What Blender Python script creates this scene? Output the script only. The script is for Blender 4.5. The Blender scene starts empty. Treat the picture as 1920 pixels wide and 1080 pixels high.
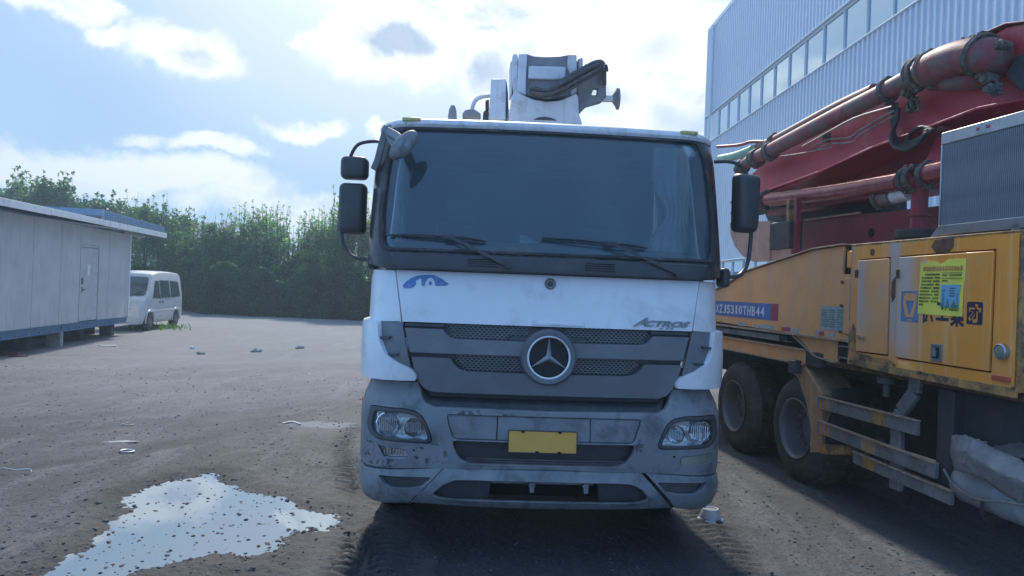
import bpy, bmesh, math, random
import numpy as np
from mathutils import Vector, Matrix, Euler
from mathutils.geometry import delaunay_2d_cdt
random.seed(7); rng = np.random.default_rng(11)
S = bpy.context.scene
C = S.collection
PI = math.pi
# ------------------------------------------------------------------ camera, world, sun, exposure
F = 1400.0; TH = 0.037; CAMH = 1.8
cd = bpy.data.cameras.new('camera'); cam = bpy.data.objects.new('camera', cd); C.objects.link(cam)
cd.sensor_width = 36; cd.lens = 36*F/1920; cd.clip_end = 2000; cd.clip_start = .05
RV = Vector((math.cos(TH), 0, math.sin(TH))); UV = Vector((-math.sin(TH), 0, math.cos(TH))); CP = Vector((0, 0, CAMH))
cam.matrix_world = Matrix(((RV.x, UV.x, 0, 0), (0, 0, -1, 0), (RV.z, UV.z, 0, CAMH), (0, 0, 0, 1)))
S.camera = cam
S.view_settings.view_transform = 'Standard'; S.view_settings.look = 'None'
S.view_settings.exposure = 0.6; S.view_settings.gamma = 1; S.view_settings.use_curve_mapping = False
S.render.engine = 'CYCLES'
SUN_EL = math.radians(42); SUN_AZ = math.radians(-5)       # azimuth from +Y, positive to the right
sl = bpy.data.lights.new('sun', 'SUN'); sl.energy = 3.0; sl.angle = math.radians(3); sl.color = (1, .93, .84)
so = bpy.data.objects.new('sun', sl); C.objects.link(so)
sdir = Vector((math.sin(SUN_AZ)*math.cos(SUN_EL), math.cos(SUN_AZ)*math.cos(SUN_EL), math.sin(SUN_EL)))
so.rotation_euler = sdir.to_track_quat('Z', 'Y').to_euler(); so.location = sdir*60

class NT:
    def __init__(s, nt): s.t = nt; s.n = nt.nodes; s.l = nt.links
    def new(s, typ, **k):
        n = s.n.new(typ)
        for a, b in k.items():
            setattr(n, a, b)
        return n
    def put(s, sock, v):
        if isinstance(v, bpy.types.NodeSocket): s.l.new(v, sock)
        elif isinstance(v, (tuple, list)) and len(v) == 3 and sock.type == 'RGBA': sock.default_value = (*v, 1)
        elif v is not None: sock.default_value = v
    def math(s, op, a, b=None, c=None, clamp=False):
        n = s.new('ShaderNodeMath', operation=op); n.use_clamp = clamp
        s.put(n.inputs[0], a); s.put(n.inputs[1], b)
        if c is not None: s.put(n.inputs[2], c)
        return n.outputs[0]
    def mix(s, f, a, b, mode='MIX'):
        n = s.new('ShaderNodeMix', data_type='RGBA', blend_type=mode)
        s.put(n.inputs[0], f); s.put(n.inputs[6], a); s.put(n.inputs[7], b); return n.outputs[2]
    def noise(s, vec, scale, detail=4, rough=.55, dist=0):
        n = s.new('ShaderNodeTexNoise'); s.put(n.inputs['Vector'], vec); s.put(n.inputs['Scale'], scale)
        n.inputs['Detail'].default_value = detail; n.inputs['Roughness'].default_value = rough; n.inputs['Distortion'].default_value = dist
        return n.outputs['Fac']
    def ramp(s, f, lo, hi, smooth=True):
        n = s.new('ShaderNodeMapRange'); n.interpolation_type = 'SMOOTHSTEP' if smooth else 'LINEAR'
        s.put(n.inputs[0], f); s.put(n.inputs[1], lo); s.put(n.inputs[2], hi); return n.outputs[0]
    def mapv(s, vec, scale=(1, 1, 1), rot=(0, 0, 0), loc=(0, 0, 0)):
        n = s.new('ShaderNodeMapping'); s.put(n.inputs[0], vec); n.inputs['Scale'].default_value = scale
        n.inputs['Rotation'].default_value = rot; n.inputs['Location'].default_value = loc; return n.outputs[0]

def build_world():
    w = bpy.data.worlds.new('World'); S.world = w; w.use_nodes = True
    t = NT(w.node_tree); t.n.clear()
    sky = t.new('ShaderNodeTexSky', sky_type='NISHITA'); sky.sun_disc = False
    sky.sun_elevation = SUN_EL; sky.sun_rotation = SUN_AZ; sky.air_density = 1.0; sky.dust_density = .4; sky.ozone_density = 2.0; sky.altitude = 20
    tc = t.new('ShaderNodeTexCoord'); d = tc.outputs['Generated']
    sp = t.new('ShaderNodeSeparateXYZ'); t.put(sp.inputs[0], d)
    az = t.math('ARCTAN2', sp.outputs[0], sp.outputs[1]); el = t.math('ARCSINE', sp.outputs[2])
    # wobble so that cloud outlines billow
    n1 = t.noise(d, 7.5, 8, .62, .25); n2 = t.noise(t.mapv(d, (1, 1, 1.5)), 17, 9, .68, .3); n3 = t.noise(t.mapv(d, (1, 1, 1.8)), 6.5, 6, .6, .4)
    cl = t.mapv(d, (1, 1, 2.6))
    nb = t.noise(cl, 3.1, 9, .58, .2)
    w1 = t.math('MULTIPLY_ADD', t.math('SUBTRACT', n1, .5), .16, az)
    n1b = t.noise(t.mapv(d, loc=(3, 5, 1)), 7.5, 8, .62, .25)
    w2 = t.math('MULTIPLY_ADD', t.math('SUBTRACT', n1b, .5), .10, el)
    def blob(px, py, rx, ry, amp):
        a = math.atan((px-960)/F); e = math.atan((540+.037*(px-960)-py)/F*math.cos(a))
        u = t.math('DIVIDE', t.math('SUBTRACT', w1, a), rx/F); v = t.math('DIVIDE', t.math('SUBTRACT', w2, e), ry/F)
        r2 = t.math('ADD', t.math('MULTIPLY', u, u), t.math('MULTIPLY', v, v))
        g = t.math('EXPONENT', t.math('MULTIPLY', r2, -1.0))
        return t.math('MULTIPLY', g, amp)
    BL = [(115, 15, 85, 34, 1), (330, 95, 110, 50, 1), (205, 78, 70, 22, .8), (720, 80, 130, 78, 1.25), (900, 0, 330, 62, 1.3), (1010, 130, 150, 75, 1.15),
          (1210, 110, 170, 120, 1.1), (385, 275, 90, 24, .85), (545, 240, 75, 20, .8), (60, 320, 130, 36, .8), (250, 330, 190, 42, .95),
          (420, 350, 110, 45, .8), (640, 400, 150, 42, 1), (480, 395, 260, 36, .7), (700, 252, 36, 18, .9), (1180, 250, 160, 60, .8), (555, 70, 26, 16, .8), (250, 265, 60, 18, .6)]
    tot = None
    for b in BL:
        g = blob(*b); tot = g if tot is None else t.math('MAXIMUM', tot, g)
    # general field of broken cloud everywhere
    gen = t.math('MULTIPLY', t.ramp(nb, .52, .74), .55)
    dens = t.math('ADD', t.math('MAXIMUM', tot, gen), t.math('ADD', t.math('MULTIPLY', t.math('SUBTRACT', n2, .5), .55), t.math('MULTIPLY', t.math('SUBTRACT', n3, .5), .45)))
    cov = t.ramp(dens, .20, .64)
    core = None
    for b in [(722, 86, 84, 42, 1), (925, 140, 70, 50, .6), (1215, 80, 120, 50, .5), (1100, 170, 120, 40, .6), (1260, 200, 90, 50, .5), (340, 108, 60, 16, .45), (900, 60, 60, 20, .55), (450, 405, 150, 16, .4), (150, 345, 120, 14, .35), (110, 30, 50, 12, .4), (600, 412, 80, 14, .3)]:
        g = blob(*b); core = g if core is None else t.math('MAXIMUM', core, g)
    thick = t.math('MAXIMUM', t.ramp(core, .22, .75), t.math('ADD', t.math('MULTIPLY', t.ramp(dens, .8, 1.3), .2), t.math('MULTIPLY', t.ramp(t.math('ADD', n3, t.math('MULTIPLY', n2, .5)), .74, .95), .55), clamp=True))
    # closeness to the sun
    vd = t.new('ShaderNodeVectorMath', operation='DOT_PRODUCT'); t.put(vd.inputs[0], d); vd.inputs[1].default_value = sdir
    near = t.ramp(vd.outputs['Value'], .72, 1.0); glow = t.math('POWER', t.math('MAXIMUM', vd.outputs['Value'], 0), 5)
    bright = t.mix(glow, (4.6, 5.2, 6.0), (13.5, 13.6, 13.4))
    dark = t.mix(glow, (2.8, 3.8, 5.4), (3.4, 4.5, 6.1))
    ccol = t.mix(t.math('MULTIPLY', thick, t.math('ADD', .55, t.math('MULTIPLY', n1, .8)), clamp=True), bright, dark)
    skyc = t.mix(1.0, sky.outputs[0], SKYTINT, 'MULTIPLY')
    skyc = t.mix(.72, skyc, VEIL)                         # thin high haze that evens out the whole dome
    hazef = t.math('EXPONENT', t.math('MULTIPLY', t.math('ABSOLUTE', el), -5.0))
    skyc = t.mix(t.math('MULTIPLY', hazef, .6), skyc, (4.9, 6.0, 7.2))
    skyc = t.mix(t.math('MULTIPLY', t.ramp(vd.outputs['Value'], -.1, .85), .85), skyc, (2.9, 4.3, 5.9))   # pale forward haze on the sun's side
    veil = t.math('MULTIPLY', t.ramp(t.noise(cl, 1.7, 5, .5), .36, .68), .45)
    skyc = t.mix(veil, skyc, t.mix(glow, (3.4, 5.2, 8.0), (5.6, 6.6, 7.6)))
    skyc = t.mix(t.math('MULTIPLY', t.ramp(vd.outputs['Value'], .78, 1.0), .85), skyc, (9.0, 9.3, 9.6))
    out = t.mix(t.math('MULTIPLY', cov, .93), skyc, ccol)
    bg = t.new('ShaderNodeBackground'); t.put(bg.inputs[0], out); bg.inputs[1].default_value = 0.088
    o = t.new('ShaderNodeOutputWorld'); t.l.new(bg.outputs[0], o.inputs[0])
SKYTINT = (.60, .95, 1.5)
VEIL = (2.1, 5.0, 10.8)
build_world()

# ------------------------------------------------------------------ survey helpers: measured directions to metres
def ray(px, py): return Vector((0, 1, 0)) + RV*((px-960)/F) + UV*((540-py)/F)
def on_plane(px, py, o, n):
    r = ray(px, py); k = (Vector(o)-CP).dot(n)/r.dot(n); return CP + r*k
# white truck frame
TA = math.radians(3.0); TO = Vector((.26, 4.85, 0)); TX = Vector((math.cos(TA), math.sin(TA), 0)); TY = Vector((-math.sin(TA), math.cos(TA), 0))
def T(px, py, yl=0.0):
    p = on_plane(px, py, TO+TY*yl, TY) - TO; return Vector((p.dot(TX), yl, p.z))
# yellow truck frame (x inward, y away)
YO = Vector((2.8326, 7.3013, 0)); YD = Vector((-.15179, .98841, 0)); YN = Vector((.98841, .15179, 0)); YA = math.atan2(.15179, .98841)
def Q(px, py, inn=0.0):
    p = on_plane(px, py, YO+YN*inn, YN) - YO; return Vector((inn, p.dot(YD), p.z))

# ------------------------------------------------------------------ object helpers
def thing(name, label, cat, loc=(0, 0, 0), rz=0, group=None):
    o = bpy.data.objects.new(name, None); C.objects.link(o); o.location = loc; o.rotation_euler = (0, 0, rz)
    o.empty_display_size = .2
    o['label'] = label; o['category'] = cat
    if group: o['group'] = group
    return o
def link(name, me, parent=None, bevel=0, label=None, kind=None, cat=None, group=None, loc=None, rot=None):
    o = bpy.data.objects.new(name, me); C.objects.link(o)
    if parent is not None: o.parent = parent
    if bevel:
        b = o.modifiers.new('bevel', 'BEVEL'); b.width = bevel; b.segments = 2; b.limit_method = 'ANGLE'; b.angle_limit = math.radians(40)
    if label: o['label'] = label
    if kind: o['kind'] = kind
    if cat: o['category'] = cat
    if group: o['group'] = group
    if loc is not None: o.location = loc
    if rot is not None: o.rotation_euler = rot
    return o
def finish(me, mat, smooth=35, recalc=True):
    if recalc:
        bm = bmesh.new(); bm.from_mesh(me); bmesh.ops.recalc_face_normals(bm, faces=bm.faces); bm.to_mesh(me); bm.free()
    if smooth:
        me.polygons.foreach_set('use_smooth', [True]*len(me.polygons)); me.set_sharp_from_angle(angle=math.radians(smooth))
    if mat: me.materials.append(mat)
    me.update(); return me
def axes_from(d):
    d = Vector(d).normalized(); a = Vector((0, 0, 1)) if abs(d.z) < .9 else Vector((1, 0, 0))
    u = d.cross(a).normalized(); return u, d.cross(u).normalized(), d
def catmull(pts, k=6, closed=False):
    P = [Vector(p) for p in pts]; n = len(P); out = []
    R = range(n) if closed else range(n-1)
    for i in R:
        if closed: a, b, c, d = P[(i-1) % n], P[i], P[(i+1) % n], P[(i+2) % n]
        else: a, b, c, d = P[max(i-1, 0)], P[i], P[i+1], P[min(i+2, n-1)]
        for j in range(k):
            t = j/k; out.append(.5*((2*b)+(c-a)*t+(2*a-5*b+4*c-d)*t*t+(3*b-a-3*c+d)*t**3))
    if not closed: out.append(P[-1])
    return out
class MB:
    def __init__(s): s.v = []; s.f = []
    def add(s, vs, fs):
        o = len(s.v); s.v += [tuple(v) for v in vs]; s.f += [tuple(i+o for i in f) for f in fs]; return s
    def box(s, c, size, rot=None):
        c = Vector(c); h = Vector(size)/2; M_ = Euler(rot).to_matrix() if rot else Matrix.Identity(3)
        vs = [c+M_ @ Vector((x*h.x, y*h.y, z*h.z)) for z in (-1, 1) for y in (-1, 1) for x in (-1, 1)]
        return s.add(vs, [(0, 2, 3, 1), (4, 5, 7, 6), (0, 1, 5, 4), (2, 6, 7, 3), (0, 4, 6, 2), (1, 3, 7, 5)])
    def b2(s, a, b):
        a = Vector(a); b = Vector(b); return s.box((a+b)/2, [max(abs(x), 1e-4) for x in (b-a)])
    def bar(s, p, q, w, h, up=(0, 0, 1)):      # rectangular bar from p to q
        p = Vector(p); q = Vector(q); d = (q-p).normalized(); r = d.cross(Vector(up)).normalized(); u = r.cross(d)
        vs = [e+r*(x*w/2)+u*(z*h/2) for e in (p, q) for z in (-1, 1) for x in (-1, 1)]
        return s.add(vs, [(0, 1, 3, 2), (4, 6, 7, 5), (0, 4, 5, 1), (2, 3, 7, 6), (0, 2, 6, 4), (1, 5, 7, 3)])
    def cyl(s, p, q, r, r2=None, n=20, cap=True):
        r2 = r if r2 is None else r2; p = Vector(p); q = Vector(q); u, w, d = axes_from(q-p); vs = []
        for e, rr in ((p, r), (q, r2)):
            vs += [e+(u*math.cos(2*PI*i/n)+w*math.sin(2*PI*i/n))*rr for i in range(n)]
        fs = [(i, (i+1) % n, n+(i+1) % n, n+i) for i in range(n)]
        if cap: fs += [tuple(range(n))[::-1], tuple(range(n, 2*n))]
        return s.add(vs, fs)
    def tube(s, pts, r, n=10, smooth=0, cap=True):
        P = [Vector(p) for p in pts]
        if smooth:
            if isinstance(r, (list, tuple)): r = [float(np.interp(i/smooth, range(len(r)), r)) for i in range((len(P)-1)*smooth+1)]
            P = catmull(P, smooth)
        vs = []; prev = None
        for i, p in enumerate(P):
            d = (P[min(i+1, len(P)-1)]-P[max(i-1, 0)]).normalized()
            if prev is None: u, w, _ = axes_from(d)
            else:
                u = (prev-d*prev.dot(d)).normalized(); w = d.cross(u)
            prev = u; rr = r[i] if isinstance(r, (list, tuple)) else r
            vs += [p+(u*math.cos(2*PI*k/n)+w*math.sin(2*PI*k/n))*rr for k in range(n)]
        fs = [(i*n+k, i*n+(k+1) % n, (i+1)*n+(k+1) % n, (i+1)*n+k) for i in range(len(P)-1) for k in range(n)]
        if cap: fs += [tuple(range(n))[::-1], tuple((len(P)-1)*n+k for k in range(n))]
        return s.add(vs, fs)
    def lathe(s, prof, c=(0, 0, 0), axis=(0, 0, 1), n=32, close=False):   # prof: (r, h)
        u, w, d = axes_from(axis); c = Vector(c); vs = []
        for r, h in prof: vs += [c+d*h+(u*math.cos(2*PI*k/n)+w*math.sin(2*PI*k/n))*max(r, 1e-4) for k in range(n)]
        m = len(prof); R = range(m) if close else range(m-1)
        fs = [(i*n+k, i*n+(k+1) % n, ((i+1) % m)*n+(k+1) % n, ((i+1) % m)*n+k) for i in R for k in range(n)]
        return s.add(vs, fs)
    def prism(s, poly, fn, a, b):              # poly of (u,v); fn(u,v,depth) -> point
        n = len(poly); vs = [fn(u, v, a) for u, v in poly]+[fn(u, v, b) for u, v in poly]
        return s.add(vs, [tuple(range(n)), tuple(range(n, 2*n))[::-1]]+[(i, (i+1) % n, n+(i+1) % n, n+i) for i in range(n)])
    def build(s, name, mat, parent=None, bevel=0, smooth=35, **k):
        me = bpy.data.meshes.new(name); me.from_pydata(s.v, [], s.f); finish(me, mat, smooth); return link(name, me, parent, bevel, **k)
def rr(x0, y0, x1, y1, r, k=5):
    out = []
    for cx, cy, a in ((x1-r, y1-r, 0), (x0+r, y1-r, 90), (x0+r, y0+r, 180), (x1-r, y0+r, 270)):
        for i in range(k+1):
            t = math.radians(a+90*i/k); out.append((cx+r*math.cos(t), cy+r*math.sin(t)))
    return out
def roundpoly(p, r=.02, k=4):
    out = []; n = len(p)
    for i in range(n):
        a, b, c = Vector(p[i-1]), Vector(p[i]), Vector(p[(i+1) % n])
        da, dc = (a-b), (c-b); q = min(r, da.length*.45, dc.length*.45)
        s0 = b+da.normalized()*q; s1 = b+dc.normalized()*q
        for j in range(k+1):
            t = j/k; out.append(tuple((1-t)**2*s0+2*t*(1-t)*b+t*t*s1))
    return out
def inside(x, y, poly):
    c = False; n = len(poly); j = n-1
    for i in range(n):
        xi, yi = poly[i][0], poly[i][1]; xj, yj = poly[j][0], poly[j][1]
        if (yi > y) != (yj > y) and x < (xj-xi)*(y-yi)/(yj-yi)+xi: c = not c
        j = i
    return c
def densify(p, step):
    out = []; n = len(p)
    for i in range(n):
        a = Vector(p[i][:2]); b = Vector(p[(i+1) % n][:2]); m = max(1, int((b-a).length/step))
        for j in range(m): out.append(tuple(a.lerp(b, j/m)))
    return out
def panel(name, surf, poly, holes=(), d=0, th=.02, mat=None, parent=None, res=.08, bevel=.004, smooth=35, uf=None, **kw):
    loops = [densify(l, res) for l in [poly]+list(holes)]
    if uf: loops = [[(uf(a), b) for a, b in l] for l in loops]
    V = []; E = []
    for l in loops:
        i0 = len(V); n = len(l); V += l; E += [(i0+i, i0+(i+1) % n) for i in range(n)]
    L0 = loops[0]; x0 = min(p[0] for p in L0); x1 = max(p[0] for p in L0); y0 = min(p[1] for p in L0); y1 = max(p[1] for p in L0)
    ok = lambda x, y: inside(x, y, L0) and not any(inside(x, y, h) for h in loops[1:])
    bp = np.array(V); gx = x0+res*.5
    while gx < x1:
        gy = y0+res*.5
        while gy < y1:
            if ok(gx, gy) and np.min((bp[:, 0]-gx)**2+(bp[:, 1]-gy)**2) > (res*.35)**2: V.append((gx, gy))
            gy += res
        gx += res
    r = delaunay_2d_cdt([Vector(v) for v in V], E, [], 0, 1e-5)
    vs, fs = r[0], r[2]
    fs = [f for f in fs if ok(sum(vs[i].x for i in f)/3, sum(vs[i].y for i in f)/3)]
    used = sorted({i for f in fs for i in f}); mp = {a: b for b, a in enumerate(used)}; n = len(used)
    fs = [tuple(mp[i] for i in f) for f in fs]; vs = [vs[i] for i in used]
    pts = [surf(v.x, v.y, d) for v in vs]+[surf(v.x, v.y, d-th) for v in vs]
    cnt = {}
    for f in fs:
        for i in range(3):
            e = (f[i], f[(i+1) % 3]); cnt[tuple(sorted(e))] = None if tuple(sorted(e)) in cnt else e
    faces = fs+[tuple(i+n for i in f[::-1]) for f in fs]+[(e[1], e[0], e[0]+n, e[1]+n) for e in cnt.values() if e]
    me = bpy.data.meshes.new(name); me.from_pydata(pts, [], faces); finish(me, mat, smooth)
    return link(name, me, parent, bevel, **kw)
def glyphs(s, size=1, shear=0, bold=0):
    cu = bpy.data.curves.new('glyph', 'FONT'); cu.body = s; cu.size = size; cu.shear = shear; cu.offset = bold; cu.resolution_u = 3
    o = bpy.data.objects.new('glyph', cu); C.objects.link(o); bpy.context.view_layer.update()
    me = bpy.data.meshes.new_from_object(o.evaluated_get(bpy.context.evaluated_depsgraph_get()))
    vs = [(v.co.x, v.co.y) for v in me.vertices]; fs = [tuple(p.vertices) for p in me.polygons]
    bpy.data.objects.remove(o); bpy.data.meshes.remove(me); return vs, fs
def lettering(name, s, fit, fn, th, mat, parent, shear=0, bold=0, **k):   # fit=(u0,v0,u1,v1)
    vs, fs = glyphs(s, 1, shear, bold)
    if not vs: return None
    xs = [v[0] for v in vs]; ys = [v[1] for v in vs]; a, b, c, d = min(xs), min(ys), max(xs), max(ys)
    q = [((v[0]-a)/(c-a)*(fit[2]-fit[0])+fit[0], (v[1]-b)/(d-b)*(fit[3]-fit[1])+fit[1]) for v in vs]
    n = len(q); cnt = {}
    for f in fs:
        for i in range(len(f)):
            e = (f[i], f[(i+1) % len(f)]); kk = tuple(sorted(e)); cnt[kk] = None if kk in cnt else e
    pts = [fn(u, v, th) for u, v in q]+[fn(u, v, 0) for u, v in q]
    faces = fs+[tuple(i+n for i in f[::-1]) for f in fs]+[(e[1], e[0], e[0]+n, e[1]+n) for e in cnt.values() if e]
    me = bpy.data.meshes.new(name); me.from_pydata(pts, [], faces); finish(me, mat, 0); return link(name, me, parent, **k)
def copy_tree(o, parent=None):
    c = o.copy(); C.objects.link(c); c.parent = parent
    for ch in list(o.children): copy_tree(ch, c)
    return c

# ------------------------------------------------------------------ materials
MATS = {}
def M(name, col, rough=.5, metal=0, var=.12, scale=5, dirt=None, da=.5, ds=6, streak=0, scol=(.18, .09, .04), sscale=14, bump=0, bscale=60, spec=.5, coat=0, coords='Object', rvar=.12, dlo=.5, dhi=.68):
    m = bpy.data.materials.new(name); m.use_nodes = True; t = NT(m.node_tree); p = t.n['Principled BSDF']
    tc = t.new('ShaderNodeTexCoord'); v = tc.outputs[coords]
    n = t.noise(v, scale, 6, .6)
    c = t.mix(t.ramp(n, .3, .7), tuple(x*(1-var) for x in col), tuple(min(x*(1+var), 1) for x in col))
    if dirt:
        nd = t.noise(v, ds, 8, .68, .4); c = t.mix(t.math('MULTIPLY', t.ramp(nd, dlo, dhi), da), c, dirt)
    if streak:
        ns = t.noise(t.mapv(v, (sscale, sscale, .9)), 1.0, 5, .6, .1); c = t.mix(t.math('MULTIPLY', t.ramp(ns, .5, .72), streak), c, scol)
    t.put(p.inputs['Base Color'], c)
    t.put(p.inputs['Roughness'], t.math('ADD', rough-rvar/2, t.math('MULTIPLY', t.noise(v, scale*3, 5), rvar)))
    p.inputs['Metallic'].default_value = metal; p.inputs['Specular IOR Level'].default_value = spec; p.inputs['Coat Weight'].default_value = coat; p.inputs['Coat Roughness'].default_value = .08
    if bump:
        b = t.new('ShaderNodeBump'); b.inputs['Strength'].default_value = min(bump, 1); b.inputs['Distance'].default_value = .01
        t.put(b.inputs['Height'], t.noise(v, bscale, 6, .6)); t.l.new(b.outputs[0], p.inputs['Normal'])
    MATS[name] = m; return m
M('white_paint', (.80, .82, .84), .30, var=.04, scale=1.5, dirt=(.42, .42, .38), da=.35, ds=3.2, streak=.16, scol=(.45, .46, .42), sscale=9, coat=.4)
M('roof_white', (.72, .74, .76), .45, var=.06, dirt=(.3, .31, .3), da=.5, ds=9, streak=.3, scol=(.3, .3, .28))
M('grey_plastic', (.21, .225, .24), .50, var=.14, scale=2.5, dirt=(.085, .09, .095), da=.75, ds=6, dlo=.46, dhi=.66, bump=.15, bscale=300, streak=.3, scol=(.29, .30, .31), sscale=7)
M('scuffed_plastic', (.23, .24, .25), .52, var=.10, scale=2.5, dirt=(.045, .045, .05), da=.95, ds=11, dlo=.50, dhi=.56, bump=.2, bscale=200, streak=.35, scol=(.33, .34, .34), sscale=6)
M('grille_grey', (.155, .165, .175), .45, var=.10, scale=3, dirt=(.24, .25, .26), da=.35, ds=5, bump=.1, bscale=300)
M('dark_plastic', (.05, .053, .058), .38, var=.15, dirt=(.12, .12, .12), da=.35, ds=4, bump=.1, bscale=200)
M('gloss_black', (.035, .038, .042), .22, var=.15, dirt=(.10, .10, .105), da=.5, ds=3, streak=.3, scol=(.12, .12, .12))
M('rubber', (.04, .04, .041), .8, var=.2, dirt=(.13, .12, .11), da=.7, ds=7, bump=.3, bscale=90)
M('black_void', (.012, .012, .013), .9, var=.3)
M('chrome', (.75, .76, .78), .16, 1, var=.06)
M('alu', (.40, .42, .45), .42, .9, var=.1, dirt=(.25, .25, .25), da=.5)
M('dull_steel', (.30, .31, .32), .5, .6, var=.2, dirt=(.10, .08, .06), da=.6)
M('plate_yellow', (.80, .43, .09), .45, var=.04)
M('logo_blue', (.10, .22, .48), .5, var=.15, dirt=(.5, .55, .6), da=.4, ds=30)
M('badge_grey', (.22, .24, .24), .35, .5, var=.1)
M('orange_lens', (.75, .16, .02), .2, var=.1)
M('marker_lens', (.55, .50, .16), .25, var=.25, scale=60)
M('interior_dark', (.045, .05, .055), .8, var=.2)
M('interior_grey', (.20, .21, .22), .7, var=.15)
M('curtain', (.72, .80, .78), .85, var=.15, scale=9)
M('paper', (.78, .80, .78), .7, var=.03)
M('boom_white', (.68, .70, .73), .45, var=.06, dirt=(.25, .24, .23), da=.5, ds=4, streak=.3, scol=(.25, .22, .2))
M('hose_black', (.022, .022, .024), .5, var=.2, bump=.5, bscale=140)
M('hose_dusty', (.085, .085, .09), .8, var=.3, scale=20, dirt=(.22, .21, .2), da=.5, ds=12)
M('yellow_paint', (.95, .355, .05), .42, var=.08, scale=2, dirt=(.70, .40, .17), da=.5, ds=2.2, streak=.5, scol=(.88, .58, .32), sscale=16, coat=.25)
M('yellow_faded', (.86, .39, .14), .5, var=.10, scale=2, dirt=(.66, .46, .30), da=.5, ds=2.4, streak=.6, scol=(.55, .42, .32), sscale=18)
M('yellow_grime', (.52, .28, .09), .6, var=.25, scale=6, dirt=(.06, .05, .045), da=.9, ds=6, dlo=.42, dhi=.62, streak=.6, scol=(.09, .07, .06), sscale=12)
M('rust_edge', (.36, .24, .16), .7, var=.3, scale=30, dirt=(.60, .52, .46), da=.8, ds=22)
M('rust', (.16, .075, .04), .8, var=.4, scale=20, dirt=(.06, .035, .025), da=.7, ds=14, bump=.3)
M('red_paint', (.42, .020, .045), .42, var=.12, scale=2, dirt=(.46, .20, .20), da=.30, ds=3.5, streak=.4, scol=(.20, .05, .05), sscale=10)
M('red_dark', (.24, .015, .035), .5, var=.2, scale=2, dirt=(.10, .04, .04), da=.7, ds=3)
M('pipe_red', (.22, .038, .050), .56, var=.25, scale=3, dirt=(.12, .095, .095), da=.95, ds=4.5, dlo=.40, dhi=.60, bump=.3, bscale=50, streak=.3, scol=(.3, .2, .17))
M('pipe_steel', (.24, .045, .055), .28, .35, var=.2, scale=3, dirt=(.3, .12, .1), da=.6, ds=7)
M('green_paint', (.24, .46, .34), .5, var=.12, dirt=(.2, .3, .25), da=.4)
M('faded_pink', (.42, .25, .20), .6, var=.15, dirt=(.2, .12, .1), da=.5, ds=5, streak=.5, scol=(.5, .36, .3))
M('clamp', (.10, .09, .08), .7, .2, var=.4, scale=30, dirt=(.3, .28, .25), da=.5, ds=18, bump=.4)
M('chassis', (.035, .037, .042), .7, var=.3, dirt=(.08, .07, .06), da=.6)
M('rim_grey', (.15, .155, .165), .5, .3, var=.12, dirt=(.13, .11, .09), da=.6, ds=8)
M('guard_grey', (.20, .20, .20), .6, .1, var=.2, dirt=(.09, .08, .07), da=.7, ds=9)
M('fin_dark', (.02, .025, .03), .6, .2, var=.2, dirt=(.12, .12, .12), da=.4)
M('fin_light', (.27, .30, .34), .5, .1, var=.15)
M('notice_yellow', (.92, .84, .12), .6, var=.05)
M('notice_ink', (.10, .12, .06), .7, var=.1)
M('notice_red', (.60, .27, .10), .7, var=.1)
M('notice_sky', (.22, .50, .70), .6, var=.1)
M('notice_green', (.10, .26, .20), .6, var=.3, scale=60)
M('ink_navy', (.022, .025, .06), .55, var=.15)
M('logo_pale_blue', (.13, .23, .42), .6, var=.2, dirt=(.4, .4, .4), da=.4, ds=9)
M('sign_blue', (.07, .14, .40), .5, var=.15, dirt=(.25, .3, .4), da=.3, ds=16)
M('sign_red', (.38, .05, .10), .5, var=.15)
M('sign_white', (.72, .74, .78), .5, var=.08, dirt=(.3, .35, .45), da=.6, ds=30)
M('sheet_paper', (.38, .42, .42), .7, var=.2, scale=25, dirt=(.22, .27, .28), da=.6, ds=30)
M('reflector_red', (.55, .11, .06), .3, var=.15)
M('tarp', (.21, .22, .22), .7, var=.25, scale=5, dirt=(.10, .10, .095), da=.7, ds=4)
M('blue_cladding', (.58, .66, .75), .42, var=.035, scale=.8, dirt=(.49, .57, .66), da=.3, ds=2, streak=.2, scol=(.42, .5, .6), sscale=3)
M('trim_pale', (.62, .72, .78), .4, var=.05)
M('shed_panel', (.56, .55, .55), .6, var=.06, scale=1.2, dirt=(.44, .44, .44), da=.45, ds=2.0, streak=.55, scol=(.40, .40, .40), sscale=11, bump=.1, bscale=12)
M('shed_door', (.54, .54, .54), .55, var=.06, dirt=(.34, .34, .34), da=.4, ds=3)
M('shed_white', (.75, .77, .79), .55, var=.05, dirt=(.4, .4, .4), da=.5, ds=4)
M('shed_roof', (.36, .38, .41), .6, var=.1, dirt=(.22, .23, .25), da=.5, ds=3)
M('blue_steel', (.10, .22, .38), .5, var=.12, dirt=(.09, .11, .13), da=.6, ds=5)
M('blue_roof', (.20, .31, .44), .5, var=.08, dirt=(.12, .2, .3), da=.4)
M('concrete', (.34, .33, .31), .9, var=.2, scale=10, bump=.4, bscale=30)
M('van_paint', (.60, .62, .64), .32, var=.03, dirt=(.45, .45, .43), da=.3, ds=2, coat=.5)
M('van_silver', (.42, .44, .47), .35, .25, var=.04, dirt=(.33, .33, .33), da=.4, ds=2)
M('bark', (.10, .085, .07), .9, var=.3, scale=12, bump=.6, bscale=20)
M('grey_roofing', (.22, .25, .29), .8, var=.15)
M('far_wall', (.62, .63, .63), .8, var=.06)
M('clear_plastic', (.78, .80, .82), .2, var=.05)
M('stone', (.065, .067, .072), .85, var=.5, scale=3, coords='Object', bump=.4)
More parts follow.
